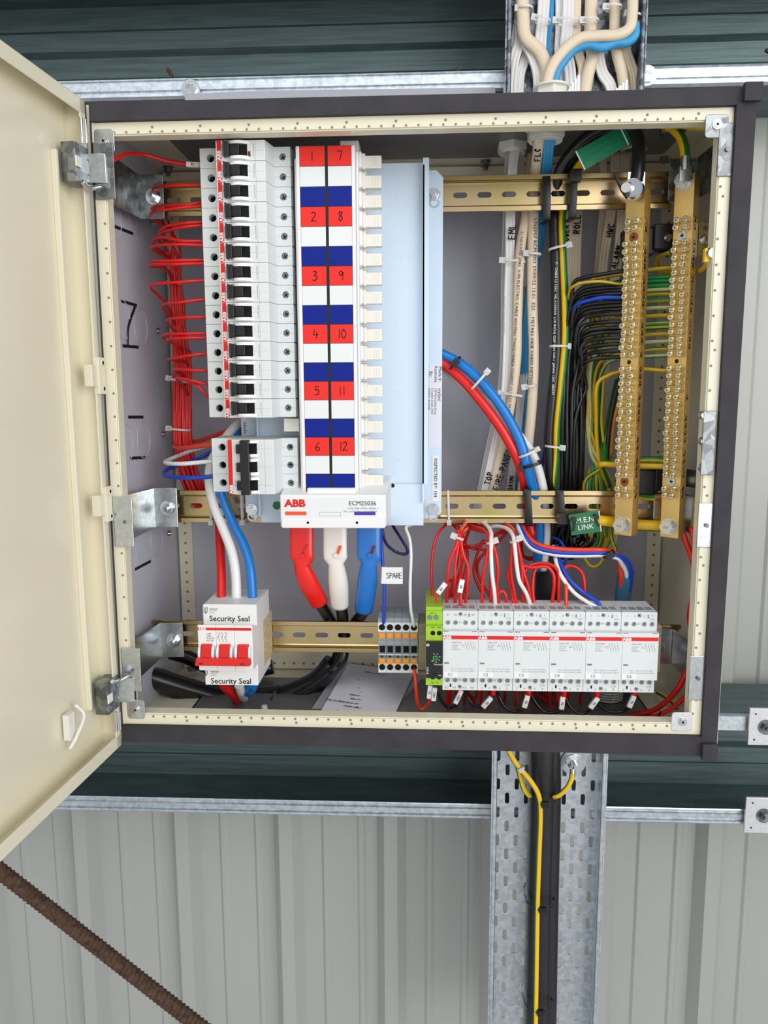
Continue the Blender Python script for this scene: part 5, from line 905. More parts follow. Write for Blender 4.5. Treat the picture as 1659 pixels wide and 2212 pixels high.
mb = MB(); P = P3([(1354, 1232, 96), (1349, 1262, 100), (1345, 1300, 110), (1342, 1340, 120), (1342, 1440, 135), (1345, 1520, 140)]); mb.sweep(cr(P, 5), [(.009 * math.cos(a), .006 * math.sin(a)) for a in [2 * math.pi * k / 16 for k in range(16)]], teal, ref=(0, -1, 0)); tag(mb.build('sheathed_cable', origin=P[0]), 'slate blue outer sheath standing behind the right hand contactors', 'cable')
tie(1302, 1203, 1326, 1190, 72, 'black tie near the bend of the red blue and white tails', black, rd=7, head=2, group='black cable ties', hs=7)
# ties around the rails
for (x0, y0, x1, y1, lb, hd) in ((1181, 385, 1181, 470, 'wide black strap around the top rail, left one', None), (1240, 372, 1236, 466, 'wide black strap with buckle around the top rail, right one', (1243, 380)), (1139, 1060, 1143, 1132, 'wide black strap around the middle rail, left one', None), (1210, 1062, 1214, 1134, 'wide black strap with buckle around the middle rail, right one', (1216, 1120))):
    mb = MB(); a, b = at(x0, y0, 100), at(x1, y1, 100); rng = cr([a + V((0, .03, -.004)), a + V((0, .006, .001)), a, a.lerp(b, .5) + V((0, -.002, 0)), b, b + V((.0, .006, -.002)), b + V((0, .03, 0))], 4)
    mb.sweep(rng, [(.004, .0006), (-.004, .0006), (-.004, -.0006), (.004, -.0006)], black, ref=(1, 0, 0)) if 0 else mb.sweep(rng, [(.0006, .0038), (-.0006, .0038), (-.0006, -.0038), (.0006, -.0038)], black, ref=(1, 0, 0))
    if hd: c = at(hd[0], hd[1], 96); mb.obox(c, (.0055, 0, 0), (0, .004, 0), (0, 0, .006), black)
    tag(mb.build('cable_strap', origin=a, bevel=.0004), lb, 'cable strap', 'wide black straps around the rails')
for (px, py, lb) in ((968, 1094, 'white tie around the middle rail right of the chassis'), (522, 1105, 'white tie around the middle rail left of the chassis'), (455, 1115, 'white tie behind the thick white supply cable')):
    tie(px, 1060, px + 2, 1128, 103, lb, rd=3, head=1, hs=5, w=2.2) 
# sheathed circuit cables
def hnd(s, px, py, Y, h, ang, w=.0006): return lambda mb: mb.hand(s, at(px, py, Y), (math.cos(math.radians(ang)), 0, math.sin(math.radians(ang))), (-math.sin(math.radians(ang)), 0, math.cos(math.radians(ang))), h * mpp(px, py, Y), ink, w)
def both(*fs): return lambda mb: [f(mb) for f in fs]
def prt(s, px, py, Y, h, ang, m=None, sx1=1.2): return lambda mb: mb.ptext(s, px, py, Y, ang, h, m or inkg, 'LEFT', 0, sx1)
flat('circuit_cable', 'white flat cable marked EML, leftmost of the circuit cables', 'cable', [(1116, 300, 130), (1110, 340, 132), (1104, 400, 132), (1102, 470, 132), (1101, 560, 132), (1098, 660, 132), (1096, 760, 132), (1090, 860, 132), (1070, 960, 134), (1048, 1062, 138), (1030, 1140, 150)], 10.5, 5.2, tpsw, 'circuit cables down the cabinet', 3, both(hnd('EML', 1112, 517, 126, 14, 88), prt('ELECTRIC CABLE 450/750V', 1090, 640, 127, 4, -90), hnd('TOP', 1058, 1048, 130, 12, 75)))
flat('circuit_cable', 'narrow white flat cable just left behind the EML cable', 'cable', [(1100, 300, 142), (1096, 400, 144), (1093, 500, 145), (1090, 600, 146), (1088, 760, 146), (1078, 870, 146), (1058, 960, 148), (1038, 1062, 150), (1025, 1130, 155)], 8, 4.6, tpsw, 'circuit cables down the cabinet', 3)
flat('circuit_cable', 'white flat cable right of EML with a red core line', 'cable', [(1126, 300, 142), (1122, 360, 142), (1118, 420, 144), (1117, 500, 146), (1112, 620, 146), (1108, 760, 146), (1098, 880, 146), (1086, 960, 148), (1068, 1062, 150)], 9, 4.8, mat('rosy_white_sheath', (208, 188, 184), .45), 'circuit cables down the cabinet', 3)
flat('circuit_cable', 'cream printed cable marked FIRE PANEL near the middle rail', 'cable', [(1148, 330, 150), (1142, 400, 140), (1136, 470, 132), (1125, 530, 128), (1120, 600, 126), (1117, 700, 126), (1115, 780, 126), (1105, 860, 128), (1090, 940, 130), (1072, 1020, 133), (1060, 1080, 138)], 10.5, 7.4, creamc, 'circuit cables down the cabinet', 1, both(prt('D NEXANS 2042  V-90 ELECTRIC CABLE 450/750V TWO2195BEA CNZP07 11.10.22 08:41:59', 1128, 500, 121.5, 6, -93, ink), hnd('FIRE·PANEL', 1077, 1060, 126, 13, 72)))
flat('circuit_cable', 'cream round cable printed with metre marks, beside the black sheath', 'cable', [(1165, 282, 80), (1162, 325, 94), (1155, 378, 122), (1153, 410, 128), (1152, 470, 128), (1150, 560, 126), (1150, 660, 126), (1153, 760, 126), (1150, 860, 128), (1142, 950, 130), (1132, 1030, 134), (1124, 1090, 140)], 10.8, 8, creamc, 'circuit cables down the cabinet', 1, both(prt('CNZP07 RCM  003 27/09/22 13:01  E25    METRES 0408 YA800 METRES', 1158, 470, 121.5, 7, -90.5, ink), hnd('FLOO', 1167, 348, 88, 12, 92)))
flat('circuit_cable', 'bright blue flat cable leaving the larger locknut', 'cable', [(1186, 280, 82), (1184, 330, 95), (1179, 380, 123), (1172, 440, 140), (1165, 520, 148), (1150, 600, 152), (1140, 680, 152), (1134, 760, 152), (1134, 860, 154), (1132, 960, 156), (1122, 1062, 158)], 10.5, 4.6, bluec, 'circuit cables down the cabinet', 3)
flat('circuit_cable', 'pale grey flat cable passing behind the red phase cable', 'cable', [(1140, 620, 158), (1138, 760, 156), (1126, 850, 150), (1118, 930, 148), (1108, 1000, 148), (1102, 1066, 150)], 9, 4.6, tpsw, 'circuit cables down the cabinet', 3, hnd('GAYMIB', 1106, 1060, 145, 9, 82, .0005))
flat('circuit_cable', 'greyish flat cable marked FLAND behind the white phase cable', 'cable', [(1142, 860, 160), (1136, 950, 158), (1132, 1010, 156), (1126, 1070, 156)], 9.5, 5, creamc, 'circuit cables down the cabinet', 3, hnd('FLAN', 1130, 1058, 150, 10, 82, .0005))
wire('mains_cable', 'black printed round cable running down beside the thick earth cable', 'cable', [(1245, 330, 108), (1215, 370, 118), (1200, 420, 126), (1197, 480, 126), (1200, 560, 122), (1202, 660, 120), (1203, 760, 120), (1193, 860, 120), (1186, 940, 122), (1187, 1000, 124), (1190, 1060, 130), (1192, 1120, 140), (1185, 1180, 145)], 5.6, blackc, None, 14, extra=prt('P-  CABLE LS 135C  MIL-I-23053/5  (1/2 INCH) G3SF GSH VW-1  JAPAN 125C  E84393', 1202, 566, 113.5, 4.6, -90, wink))
wire('earth_cable', 'thick green and yellow cable running down along the black one', 'cable', [(1250, 345, 116), (1232, 380, 122), (1220, 430, 126), (1214, 480, 124), (1216, 560, 120), (1221, 660, 118), (1221, 740, 117), (1212, 840, 117), (1204, 920, 119), (1202, 980, 122), (1197, 1040, 126), (1196, 1080, 138)], 4.1, grnw, None, 16, yelw, 12)
flat('circuit_cable', 'cream flat cable marked POWER just right of the earth cable', 'cable', [(1234, 320, 150), (1232, 400, 150), (1228, 470, 150), (1226, 560, 150), (1225, 660, 152), (1226, 760, 155), (1230, 900, 165)], 8.5, 5, creamc, 'cream circuit cables behind the neutral wires', 3, hnd('POWER', 1228, 530, 144, 11, 90))
flat('circuit_cable', 'cream flat cable marked ROLL', 'cable', [(1256, 320, 158), (1252, 400, 156), (1247, 470, 152), (1244, 560, 152), (1243, 660, 154), (1243, 760, 158), (1245, 900, 168)], 10.5, 5, creamc, 'cream circuit cables behind the neutral wires', 3, hnd('ROLL', 1252, 505, 146, 13, 88))
flat('circuit_cable', 'cream flat cable marked HWC', 'cable', [(1330, 330, 160), (1326, 400, 160), (1318, 470, 158), (1308, 530, 158), (1298, 620, 160), (1290, 720, 168), (1286, 830, 175)], 10.5, 5, creamc, 'cream circuit cables behind the neutral wires', 3, hnd('HWC', 1322, 512, 152, 12, 82))
flat('circuit_cable', 'cream flat cable marked ALARM beside the left brass bar', 'cable', [(1350, 330, 158), (1348, 400, 156), (1342, 480, 150), (1334, 560, 150), (1322, 640, 154), (1312, 740, 168), (1304, 830, 178)], 10, 5, creamc, 'cream circuit cables behind the neutral wires', 3, hnd('ALARM', 1332, 580, 144, 12, 78))
flat('circuit_cable', 'cream flat cable with dotted print between POWER and HWC cables', 'cable', [(1300, 330, 168), (1304, 420, 168), (1298, 500, 168), (1290, 600, 170), (1284, 700, 176)], 8, 5, creamc, 'cream circuit cables behind the neutral wires', 3)
# main neutral and earth tails from the top
wire('mains_cable', 'thick black cable arching at the top and dropping to the left brass bar lug', 'cable', [(1205, 430, 120), (1202, 400, 116), (1215, 360, 108), (1245, 320, 98), (1285, 287, 88), (1330, 273, 80), (1362, 276, 72), (1378, 300, 66), (1380, 340, 62), (1377, 372, 60), (1374, 392, 60)], 6.4, blackc, None, 14)
wire('earth_cable', 'thick green and yellow cable arching to the lug on the right brass bar', 'cable', [(1232, 395, 118), (1245, 362, 112), (1270, 335, 100), (1320, 300, 88), (1370, 276, 82), (1410, 266, 76), (1445, 272, 70), (1468, 292, 64), (1478, 318, 60), (1481, 350, 58)], 4.6, grnw, None, 16, yelw, 14)
mb = MB(); c = at(1480, 392, 56); P = at(1481, 338, 57); mb.cyl(P, at(1480, 368, 57), .0045, zinc, n=14); mb.obox(at(1480, 376, 57), (.0055, 0, 0), (0, .001, 0), (0, 0, .007), zinc); tag(mb.build('cable_lug', origin=P, bevel=.0004), 'tinned lug joining the thick earth cable to the right brass bar', 'cable lug')
mb = MB(); c = at(1374, 410, 58); mb.obox(at(1374, 392, 60), (.0085, 0, 0), (0, .001, 0), (0, 0, .009), zinc); mb.cyl(at(1371, 410, 60), at(1366, 408, 50), .0095, bolt, n=24); mb.hexnut(at(1366, 408, 50), (-.25, -1, 0), .0085, .007, bolt); mb.cyl(at(1360, 407, 42), at(1352, 405, 30), .0045, bolt, n=14); P = [at(1320, 385, 50), at(1338, 398, 44), at(1362, 396, 40), at(1358, 425, 40), at(1352, 432, 42), at(1338, 415, 44)]; mb.prism([(p.x, p.z) for p in P], (0, .036, 0), (1, 0, 0), (0, 0, 1), (0, .005, 0), black); tag(mb.build('neutral_stud', origin=c, bevel=.0005), 'steel stud with nut and cut black cap atop the left brass bar', 'stud')
# bars' yellow/green links
wire('earth_wire', 'yellow and green link cable between the two bars at their lower end', 'cable', [(1288, 1124, 88), (1310, 1127, 88), (1340, 1132, 92), (1380, 1134, 92), (1410, 1136, 90), (1436, 1137, 90)], 6, yelw, 'links between the bars', 16, grnw, 10)
wire('earth_wire', 'yellow green wire along the top right inside edge', 'wire', [(1440, 275, 60), (1470, 268, 50), (1500, 272, 40), (1530, 272, 30)], 4, yelp, None, 12, grnw, 3)
wire('earth_wire', 'green wire from the yellow lug on the right rim back to the bars', 'wire', [(1540, 552, 20), (1530, 565, 30), (1520, 580, 60), (1500, 588, 90), (1470, 586, 110), (1430, 586, 125), (1418, 570, 125), (1425, 552, 110), (1450, 543, 90)], 2.6, grnw, None, 10, yelw, 0)
mb = MB(); c = at(1527, 552, 10); mb.obox(c, (.003, 0, 0), (0, .003, 0), (0, 0, .006), yelw); c2 = at(1537, 548, 8); mb.cyl(c2, c2 + NEG * .005, .006, bolt, n=18, r1=.0045); tag(mb.build('earth_stud', origin=c, bevel=.0004), 'yellow ring lug and round screw on the right rim', 'earth stud')
# neutral wires
nw = [586, 613, 620, 627, 634, 651, 659, 667, 677, 694, 707, 716, 729, 743, 757, 771]
for i, y in enumerate(nw):
    xb = 1221 + i * 2.3 if i else 1224; k = i / 15; yt = y + (18 if i else 5); out = 1262 + (y - 600) * .06
    pts = [(1352, y, 82 + i % 3), (1338, y + .5, 86), (1305, y + (2 if i else 6), 92 + i % 4), (out, y + (8 if i else 14), 100 + i % 5 * 2), (out - 22 + i * .6, y + 26, 106 + i % 4 * 3), (xb + 10 - (i % 3) * 3, y + 70, 112 + (i % 4) * 4)]
    y2 = y + 140
    while y2 < 1000: pts.append((1216 + 3.0 * (i * 7 % 16) + (4 if y2 < 850 else 0) + random.uniform(-1.5, 1.5), y2, 116 + (i % 5) * 5)); y2 += 95
    pts += [(1213 + 2.9 * (i * 7 % 16), 1050, 128 + (i % 5) * 4), (1205 + 2.9 * (i * 7 % 16), 1120, 136 + (i % 5) * 4), (1190 + 2.9 * (i * 5 % 16), 1180, 146 + (i % 5) * 3)]
    wire('neutral_wire', 'black neutral wire entering the left brass bar, %s black one from the top' % ORD[i], 'wire', pts, 2.15, blackc, 'black neutral wires into the left bar')
wire('neutral_wire', 'blue wire among the black ones entering the left brass bar', 'wire', [(1352, 643, 80), (1335, 643, 82), (1300, 643, 86), (1275, 648, 92), (1250, 656, 100), (1238, 670, 112), (1234, 695, 128), (1228, 760, 140), (1200, 880, 140), (1180, 960, 155), (1165, 1030, 160)], 2.1, bluew)
# earth wires
ew = [579, 598, 607, 616, 625, 634, 648, 664, 681, 699, 707, 721, 737, 753, 768]
mixes = [(yelp, grnw), (grnp, grnw), (grnp, grnw), (grnp, grnw), (palew, grnp), (yelp, grnw), (grnp, yelp), (palew, grnp), (yelp, grnw), (grnp, palew), (yelp, grnw), (yelp, grnw), (palew, grnw), (yelp, grnw), (palew, grnp)]
for i, y in enumerate(ew):
    a_, b_ = mixes[i]; xv = 1302 - (i * 11 % 15) * 2.3; dy = (5, 8)[i % 2]
    pts = [(1452, y, 84), (1438, y, 88), (1400, y + 2, 98), (1360, y + dy, 108), (1325, y + dy + 5, 116), (xv + 12, y + dy + 22, 122), (xv, y + 70, 128 + i % 4 * 3)]
    if i == 0: pts = [(1452, y, 84), (1438, y, 88), (1400, y + 4, 96), (1350, y + 12, 104), (1300, y + 20, 110), (1280, y + 26, 114), (1272, y + 60, 122), (xv, y + 140, 126)]
    y2 = y + 150
    while y2 < 1000: pts.append((xv + random.uniform(-4, 4) * (1 if y2 > 800 else .5), y2, 130 + i % 4 * 4)); y2 += 90
    xe = 1262 + (i * 11 % 15) * 4.2; pts += [(xe, 1040, 134 + i % 3 * 3), (xe + 4, 1110, 140 + i % 3 * 3), (xe + 10, 1165, 150), (xe - 16, 1200, 156), (xe - 50, 1190, 160)]
    wire('earth_wire', 'green and yellow earth wire into the right brass bar, %s from the top' % ORD[i], 'wire', pts, 2.0, a_, 'earth wires into the right bar', 10, b_, (6, 7, 2, 6)[i % 4])
wire('earth_wire', 'pale yellow wire bending to the left bar near its upper third', 'wire', [(1360, 610, 82), (1338, 613, 84), (1300, 608, 86), (1262, 610, 92), (1238, 619, 100), (1229, 636, 112), (1228, 700, 135), (1230, 800, 145)], 1.5, yelp, None, 8, grnw, 5)
wire('earth_wire', 'single yellow and green wire into the right bar below the empty hole', 'wire', [(1452, 800, 84), (1430, 800, 90), (1390, 797, 98), (1345, 801, 104), (1315, 810, 108), (1290, 832, 114), (1288, 900, 124), (1290, 960, 130), (1300, 1040, 136), (1310, 1090, 142)], 2.1, yelw, None, 10, grnw, 6)
wire('earth_wire', 'thick green and yellow wire crossing behind both bars, upper one', 'wire', [(1448, 992, 84), (1420, 992, 92), (1380, 992, 98), (1340, 996, 102), (1312, 1000, 106), (1306, 985, 120), (1312, 930, 135), (1325, 860, 140), (1335, 820, 145)], 3.2, grnw, 'pair of thick earth wires at the bar bottoms', 12, yelw, 2)
wire('earth_wire', 'thick green and yellow wire crossing behind both bars, lower one', 'wire', [(1448, 1008, 84), (1420, 1007, 90), (1380, 1006, 96), (1330, 1004, 100), (1300, 1003, 104), (1302, 1015, 120), (1315, 1050, 135)], 3.2, grnw, 'pair of thick earth wires at the bar bottoms', 12, yelw, 0)
wire('earth_wire', 'green and yellow wire with brown sleeve below the lower insulator', 'wire', [(1330, 1040, 120), (1360, 1060, 105), (1385, 1072, 98), (1415, 1076, 90), (1448, 1073, 84)], 2.8, grnw, None, 12, yelw, 8, extra=lambda mb: mb.cyl(at(1416, 1075, 88), at(1438, 1073, 84), .0034, shrinkb, n=12))
wire('neutral_wire', 'black wire behind the left brass bar beside an orange one', 'wire', [(1345, 800, 110), (1330, 850, 115), (1318, 910, 120), (1312, 970, 125), (1310, 1000, 130)], 2.6, blackc); wire('control_wire', 'brown orange wire behind the left brass bar', 'wire', [(1348, 830, 112), (1336, 870, 117), (1324, 920, 122), (1318, 990, 128)], 2.4, mat('ochre_wire', (190, 130, 30), .4))
for px0, py0, px1, py1, lb in ((1186, 540, 1228, 530, 'white tie holding black and earth cables, uppermost'), (1188, 748, 1226, 748, 'white tie holding black and earth cables, middle one'), (1178, 963, 1214, 967, 'white tie holding black and earth cables, lowest')): tie(px0, py0, px1, py1, 118, lb, rd=7, head=1, hs=6)
tie(1084, 563, 1134, 566, 128, 'white tie around the EML and printed cream cables, upper', rd=6, head=0, hs=6); tie(1136, 548, 1168, 550, 124, 'white tie around the cream metre marked cable, upper', rd=6, head=0, hs=6)
tie(1080, 848, 1128, 856, 128, 'white tie around the white and cream cables near the blue bend', rd=6, head=0, hs=5); tie(1132, 836, 1158, 832, 126, 'white tie around the cream metre marked cable, lower', rd=6, head=0, hs=6)
# knots of dark wires under the middle rail
for i in range(9):
    cx, cy = 1205 + 13 * (i % 5), 1155 + 18 * (i // 5) ; pts = [(cx + (18 + i) * math.cos(a) * 1.3, cy + (26 + i) * math.sin(a), 150 + 6 * math.sin(a * 2 + i)) for a in [i + k * .9 for k in range(7)]]
    wire('neutral_wire', 'black wire coiled in the knot right below the M.E.N LINK tag', 'wire', pts, 2.2, blackc, 'coiled black wires under the middle rail')
wire('conduit', 'thick black cable bundle standing behind the C3 and C4 contactors', 'cable sleeve', [(1180, 1180, 150), (1182, 1230, 155), (1180, 1290, 155), (1178, 1380, 155), (1176, 1480, 155), (1180, 1560, 160)], 13.5, pvc, None, 18)
wire('control_wire', 'small blue wire curling behind the tail cables', 'wire', [(1195, 1160, 130), (1210, 1168, 120), (1222, 1190, 115), (1222, 1212, 115), (1215, 1220, 118)], 1.7, bluew)
wire('earth_wire', 'yellow and green wire dangling under the left brass bar', 'wire', [(1318, 1135, 130), (1322, 1165, 125), (1330, 1190, 122), (1320, 1200, 130)], 2, yelp, None, 8, grnw, 2); wire('earth_wire', 'dull yellow wire looping low under the middle rail', 'wire', [(1262, 1205, 140), (1275, 1222, 138), (1290, 1222, 138), (1302, 1205, 140), (1310, 1160, 145)], 2, yelp)
# tags
c = at(1310, 315, 70); k = mpp(1310, 315, 70); U = V((math.cos(math.radians(28)), 0, math.sin(math.radians(28)))); Vv = V((-U.z, 0, U.x)); mb = MB(); mb.obox(c, U * (64 * k), (0, .0006, 0), Vv * (22 * k), green); mb.obox(c + U * (42 * k) + NEG * .0008, U * (1.5 * k), (0, .0001, 0), Vv * (22 * k), white); mb.obox(c - U * (63 * k) + NEG * .0004, U * (1.3 * k), (0, .0005, 0), Vv * (22 * k), white)
mb.obox(c + U * (75 * k), U * (14 * k), (0, .0006, 0), Vv * (16 * k), green); mb.text('EARTHING CONDUCTOR', c - U * (8 * k) + NEG * .0008 + Vv * (7 * k), U, Vv, 9 * k, mat('tag_print', (40, 150, 112), .4)); mb.text('DO NOT REMOVE', c - U * (8 * k) + NEG * .0008 - Vv * (8 * k), U, Vv, 9 * k, MATS['tag_print']); tag(mb.build('earth_tag', origin=c), 'long green tag tied slanting on the earth cable near the top', 'tag')
c = at(1264, 1130, 84); k = mpp(1264, 1130, 84); U = V((math.cos(math.radians(8)), 0, math.sin(math.radians(8)))); Vv = V((-U.z, 0, U.x)); mb = MB(); mb.obox(c, U * (32 * k), (0, .0008, 0), Vv * (23 * k), green2); mb.obox(c + U * (32 * k), U * (1.2 * k), (0, .0009, 0), Vv * (23 * k), white); mb.text('M.E.N', c + NEG * .001 + Vv * (8 * k), U, Vv, 16 * k, wink); mb.text('LINK', c + NEG * .001 - Vv * (8 * k), U, Vv, 16 * k, wink)
for s in (-1, 1): mb.obox(c + U * (s * 24 * k) + NEG * .0022 + Vv * ((0 if s < 0 else 3) * k), (U * .3 * s * -1 + Vv).normalized() * (14 * k), (0, .001, 0), U * (2 * k), black); mb.cyl(c + U * (s * 24 * k) + Vv * (12 * k) + NEG * .001, c + U * (s * 24 * k) + Vv * (12 * k) + NEG * .005, .003, black, n=8)
tag(mb.build('link_tag', origin=c), 'green tag reading M.E.N LINK tied near the left brass bar', 'tag')
# glands inside the top
def locknut(px, py, Y, r, label, cab_=glandm):
    c = at(px, py, Y); c = V((c.x, c.y, c.z)); mb = MB(); mb.cyl(c + V((0, 0, .006)), c + V((0, 0, .008)), r * 1.12, cab_, n=28); mb.cyl(c - V((0, 0, .004)), c + V((0, 0, .006)), r, cab_, n=6, smooth=False); mb.ring(c - V((0, 0, .007)), (0, 0, 1), r * .7, r * .84, .012, cab_, n=24)
    return tag(mb.build('gland_locknut', origin=c, bevel=.0006), label, 'cable gland', 'cable gland locknuts')
locknut(1106, 318, 130, .0165, 'white locknut around the EML cables at the cabinet top'); locknut(1179, 291, 82, .0195, 'larger white locknut around the cream and blue cables'); locknut(1262, 302, 160, .0165, 'white locknut above the POWER and ROLL cables, half hidden'); locknut(1370, 312, 155, .0165, 'white locknut behind the thick black cable')
c = at(1310, 1508, 125); mb = MB(); mb.cyl(c, c + V((0, 0, -.006)), .026, glandm, n=8, smooth=False); 
for k in range(5): mb.cyl(c + V((0, 0, .0015 + k * .003)), c + V((0, 0, .003 + k * .003)), .018, glandm, n=24)
tag(mb.build('floor_gland', origin=c), 'grey threaded gland on the cabinet floor under the C5 contactor', 'cable gland')
c = at(1035, 1535, 110); mb = MB(); mb.cyl(at(1018, 1532, 110), at(1046, 1545, 110), .008, ivory, n=18); mb.cyl(at(1014, 1530, 110), at(1018, 1532, 110), .011, ivory, n=18); tag(mb.build('loose_plug', origin=c), 'ivory plastic plug lying on the floor under the C1 contactor', 'plug')
mb = MB(); c = at(572, 1545, 60); mb.cyl(c, at(571, 1524, 60), .0045, ivory, n=14, r1=.003); mb.cyl(c + V((0, 0, -.001)), c + V((0, 0, .002)), .009, ivory, n=18); tag(mb.build('plastic_peg', origin=c), 'small white plastic peg behind the lower rim', 'peg')
# manual in a sleeve on the floor
q = [at(738, 1434, 200), at(935, 1462, 190), at(880, 1556, 60), at(660, 1552, 60)]; mb = MB(); mb.add(q, [(0, 1, 2, 3)], film); o = mb.build('document_sleeve', solid=.0008, origin=q[3]); tag(o, 'clear plastic sleeve leaning at the cabinet floor', 'plastic sleeve')
q2 = [q[0].lerp(q[1], .08), q[0].lerp(q[1], .80), q[3].lerp(q[2], .86), q[3].lerp(q[2], .12)]; q2 = [p + V((0, -.003, .003)) for p in q2]; mb = MB(); mb.add(q2, [(0, 1, 2, 3)], paper); U = (q2[0] - q2[1]).normalized(); D_ = (q2[0] - q2[3]); Vv = -D_.normalized() ; nn = U.cross(Vv)
nv = NEG * .0012 + V((0, 0, .0008))
for s, f, g, sz in (('Timers - ENYA series', .06, .5, 1), ('Emergency light tester', .17, .5, .8), ('Timer for automatic test of emergency light', .24, .45, .8), ('Integrated test key', .31, .5, .8), ('1 change over contact', .38, .5, .8), ('Width 17.5mm', .45, .55, .8), ('Installation design', .52, .5, .8), ('Technical data', .68, .5, 1.3), ('1. Functions', .78, .45, .8), ('2. Time ranges', .86, .45, .8)):
    p = (q2[3].lerp(q2[0], f)).lerp(q2[2].lerp(q2[1], f), g) + nv; mb.text(s, p, U, Vv, .0052 * sz, ink)
tag(mb.build('instruction_sheet', solid=.0003, origin=q2[3]), 'printed instruction sheet upside down inside the clear sleeve', 'paper')
# ------------------------------------------------------------------ cables in the upper tray
up = [('cream', [(1128, -20), (1130, 40), (1135, 80), (1165, 110), (1182, 150), (1180, 185), (1178, 230)], 13, 'cream cable bending over at the left of the upper tray', 226), ('white', [(1120, 30), (1112, 80), (1105, 130), (1096, 180), (1094, 230)], 7, 'white flat cable running down at the far left of the upper tray', 240), ('white', [(1122, 40), (1122, 90), (1110, 130), (1104, 180), (1102, 230)], 11, 'white flat cable second from the left in the upper tray', 236), ('white', [(1124, 45), (1135, 90), (1150, 120), (1162, 160), (1165, 230)], 11, 'white ribbed cable fanning right behind the cream bend', 232), ('white', [(1140, 110), (1130, 140), (1122, 170), (1120, 230)], 10, 'short white cable seen between the left fan cables', 242),
 ('white', [(1175, -20), (1172, 40), (1168, 80), (1166, 130)], 12, 'white ribbed cable behind the tie left of centre in the upper tray', 238), ('blue', [(1192, -20), (1188, 50), (1183, 90), (1180, 130), (1160, 180), (1155, 230)], 6, 'thin blue cable left of centre in the upper tray', 246), ('white', [(1228, -20), (1226, 50), (1222, 100), (1230, 150), (1232, 190), (1232, 230)], 12, 'broad white cable at the centre of the upper tray', 238), ('white', [(1208, -20), (1208, 60), (1206, 120), (1216, 170), (1222, 230)], 8, 'white cable directly left of the broad centre one', 243), ('cream', [(1246, -20), (1244, 60), (1248, 110), (1258, 150), (1252, 190), (1250, 230)], 9, 'cream ribbed cable right of the broad centre one', 240), ('cream', [(1278, -20), (1276, 50), (1275, 90), (1280, 120), (1270, 160), (1258, 230)], 13, 'smooth pale cream cable right of centre in the upper tray', 236),
 ('white', [(1292, 100), (1294, 130), (1302, 160), (1318, 185), (1330, 230)], 11, 'white ribbed cable curving right beneath the blue one', 240), ('cream', [(1328, -20), (1328, 40), (1328, 80), (1334, 120), (1345, 165), (1352, 230)], 11, 'cream printed cable right of centre in the upper tray', 234), ('cream', [(1352, 90), (1352, 110), (1362, 140), (1370, 170), (1372, 230)], 10, 'cream cable at the far right beside the tray wall', 240), ('cream', [(1367, -20), (1366, 30), (1360, 60), (1335, 75), (1290, 78), (1255, 82), (1225, 102), (1198, 135), (1184, 170), (1178, 230)], 12, 'cream cable crossing from the right side to the larger gland', 218), ('blue', [(1372, 50), (1372, 75), (1355, 90), (1330, 92), (1300, 102), (1270, 96), (1240, 106), (1215, 135), (1200, 165), (1194, 230)], 11, 'bright blue cable crossing from the right side to the larger gland', 222)]
for c, p, w, lb, Y in up:
    mm = {'cream': creamc, 'white': tpsw, 'blue': bluec}[c]; rib = 1 if ('smooth' in lb or 'crossing' in lb or 'bending' in lb or 'printed' in lb) else 3
    if p[0][1] < 0: p = [(p[0][0], -260), (p[0][0], -140)] + p
    flat('feed_cable', lb, 'cable', [(a, b, Y) for a, b in p], w * (1.14 if w < 14 and 'crossing' not in lb else 1.0), 5.4 if rib == 3 else 8, mm, 'feed cables in the upper tray', rib)
for i, (a, b) in enumerate(((1118, 1150), (1154, 1188), (1200, 1250), (1258, 1292), (1308, 1342), (1354, 1388))):
    yy = (20, 40, 46, 46, 17, 32)[i]; tie(a, yy, b, yy + (8 if i in (1, 5) else 0), 228, 'white tie around upper tray cables, %s from the left' % ORD[i], rd=9, head=0, hs=7)
locknut(1190, 206, 120, .0165, 'translucent white gland cap showing above the cabinet rim')
for px, lb in ((1237, 'left white plastic wedge standing behind the cabinet rim'), (1340, 'right white plastic wedge standing behind the cabinet rim')):
    a = at(px - 16, 205, 150); b = at(px + 16, 205, 150); mb = MB(); s = 1 if px < 1300 else .75
    for k in range(5): u0 = a.lerp(b, k / 5); u1 = a.lerp(b, (k + 1) / 5); mb.box(u0.x * 1000, u1.x * 1000 - .4, 150, 162, a.z * 1000 - 8, a.z * 1000 + (5 + k * 3.6) * s, white)
    tag(mb.build('gland_wedge', origin=a), lb, 'plastic wedge', 'plastic wedges above the rim')
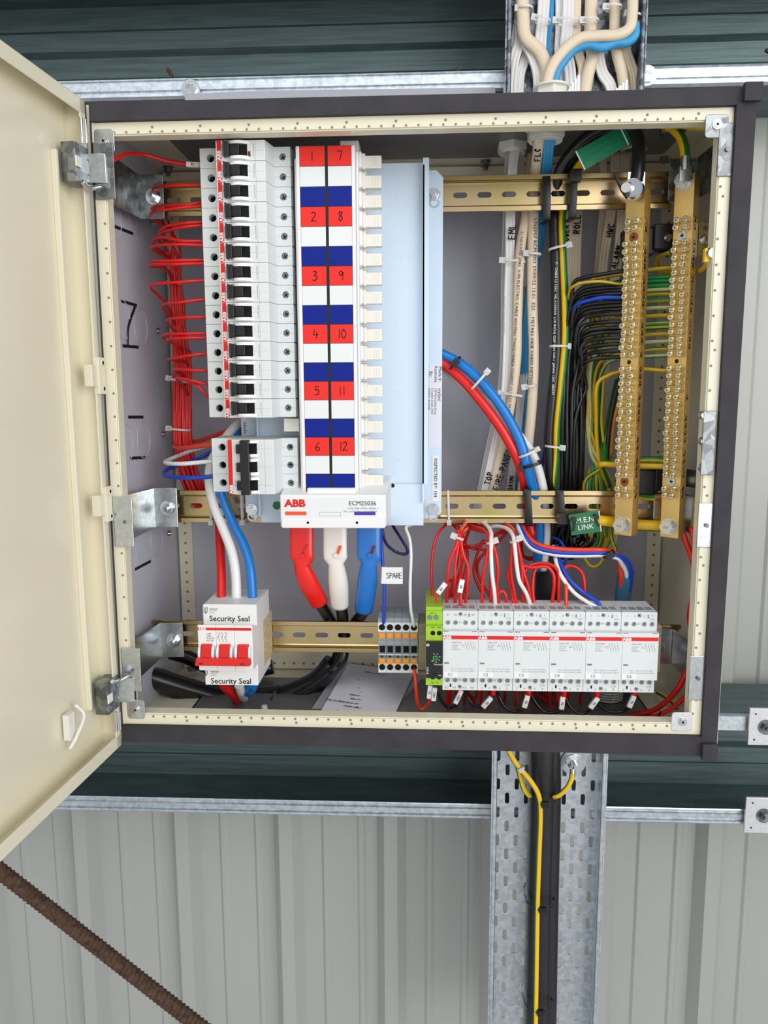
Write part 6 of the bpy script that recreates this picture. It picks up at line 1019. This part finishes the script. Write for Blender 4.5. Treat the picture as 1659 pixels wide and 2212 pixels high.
# ------------------------------------------------------------------ lower tray cables
mb = MB(); P = [at(1172, 1600, 228), at(1172, 1660, 226), at(1171, 1760, 226), at(1167, 1900, 226), at(1164, 2050, 226), at(1160, 2260, 226)]; mb.tube(P, .0155, pvc, 20); tag(mb.build('sleeved_cable', origin=P[0]), 'thick black sleeved cable running down the lower tray', 'cable')
mb = MB(); P = [at(1185, 1600, 234), at(1188, 1700, 232), at(1184, 1900, 232), at(1178, 2260, 232)]; mb.tube(P, .0145, pvc, 20); tag(mb.build('sleeved_cable', origin=P[0]), 'second black sleeved cable at the right of the lower tray bundle', 'cable')
wire('earth_cable', 'green and yellow wire running down the front of the black sleeves', 'cable', [(1092, 1600, 205), (1102, 1628, 204), (1120, 1656, 202), (1145, 1686, 200), (1163, 1718, 199), (1167, 1760, 199), (1164, 1850, 199), (1161, 1940, 199), (1159, 2050, 199), (1156, 2260, 199)], 3.4, grnw, 'earth wires on the lower tray', 14, yelw, 1)
wire('earth_cable', 'short green and yellow wire curling from the black sleeves to the bolt', 'cable', [(1195, 1722, 212), (1210, 1716, 210), (1226, 1700, 210), (1234, 1684, 212), (1236, 1672, 215)], 3.2, grnw, 'earth wires on the lower tray', 12, yelw, 11)
wire('earth_cable', 'short green and yellow wire behind, joining the long one at the tie', 'cable', [(1118, 1655, 206), (1124, 1680, 210), (1132, 1705, 212), (1145, 1722, 214)], 3.2, grnw, 'earth wires on the lower tray', 12, yelw, 1)
for y, lb in ((1728, 'black tie around the lower tray cables just under the cabinet'), (1950, 'black tie around the lower tray cables at mid height'), (2165, 'black tie around the lower tray cables near the bottom')):
    xc = 1171 - (y - 1650) * .022; tie(xc - 31, y - 18, xc + 31, y - 18, 228, lb, black, rd=33, head=2, hs=8, w=3.2, group='black ties on the lower tray')
tie(1118, 1662, 1132, 1656, 203, 'white tie on the green and yellow wire under the cabinet', rd=5, head=2, hs=6)
mb = MB(); c = at(1238, 1646, 243); mb.cyl(c, c + NEG * .002, .0165, zinc, n=30); mb.cyl(c + NEG * .002, c + NEG * .0035, .0115, bolt, n=24); mb.hexnut(c + NEG * .0035, NEG, .009, .007, bolt); mb.cyl(c + NEG * .01, c + NEG * .018, .0045, bolt, n=12); d_ = at(1237, 1662, 222); mb.cyl(d_, at(1236, 1678, 218), .0035, zinc, n=12); tag(mb.build('earth_bolt', origin=c), 'earth bolt with large washer on the lower tray below the cabinet', 'bolt')
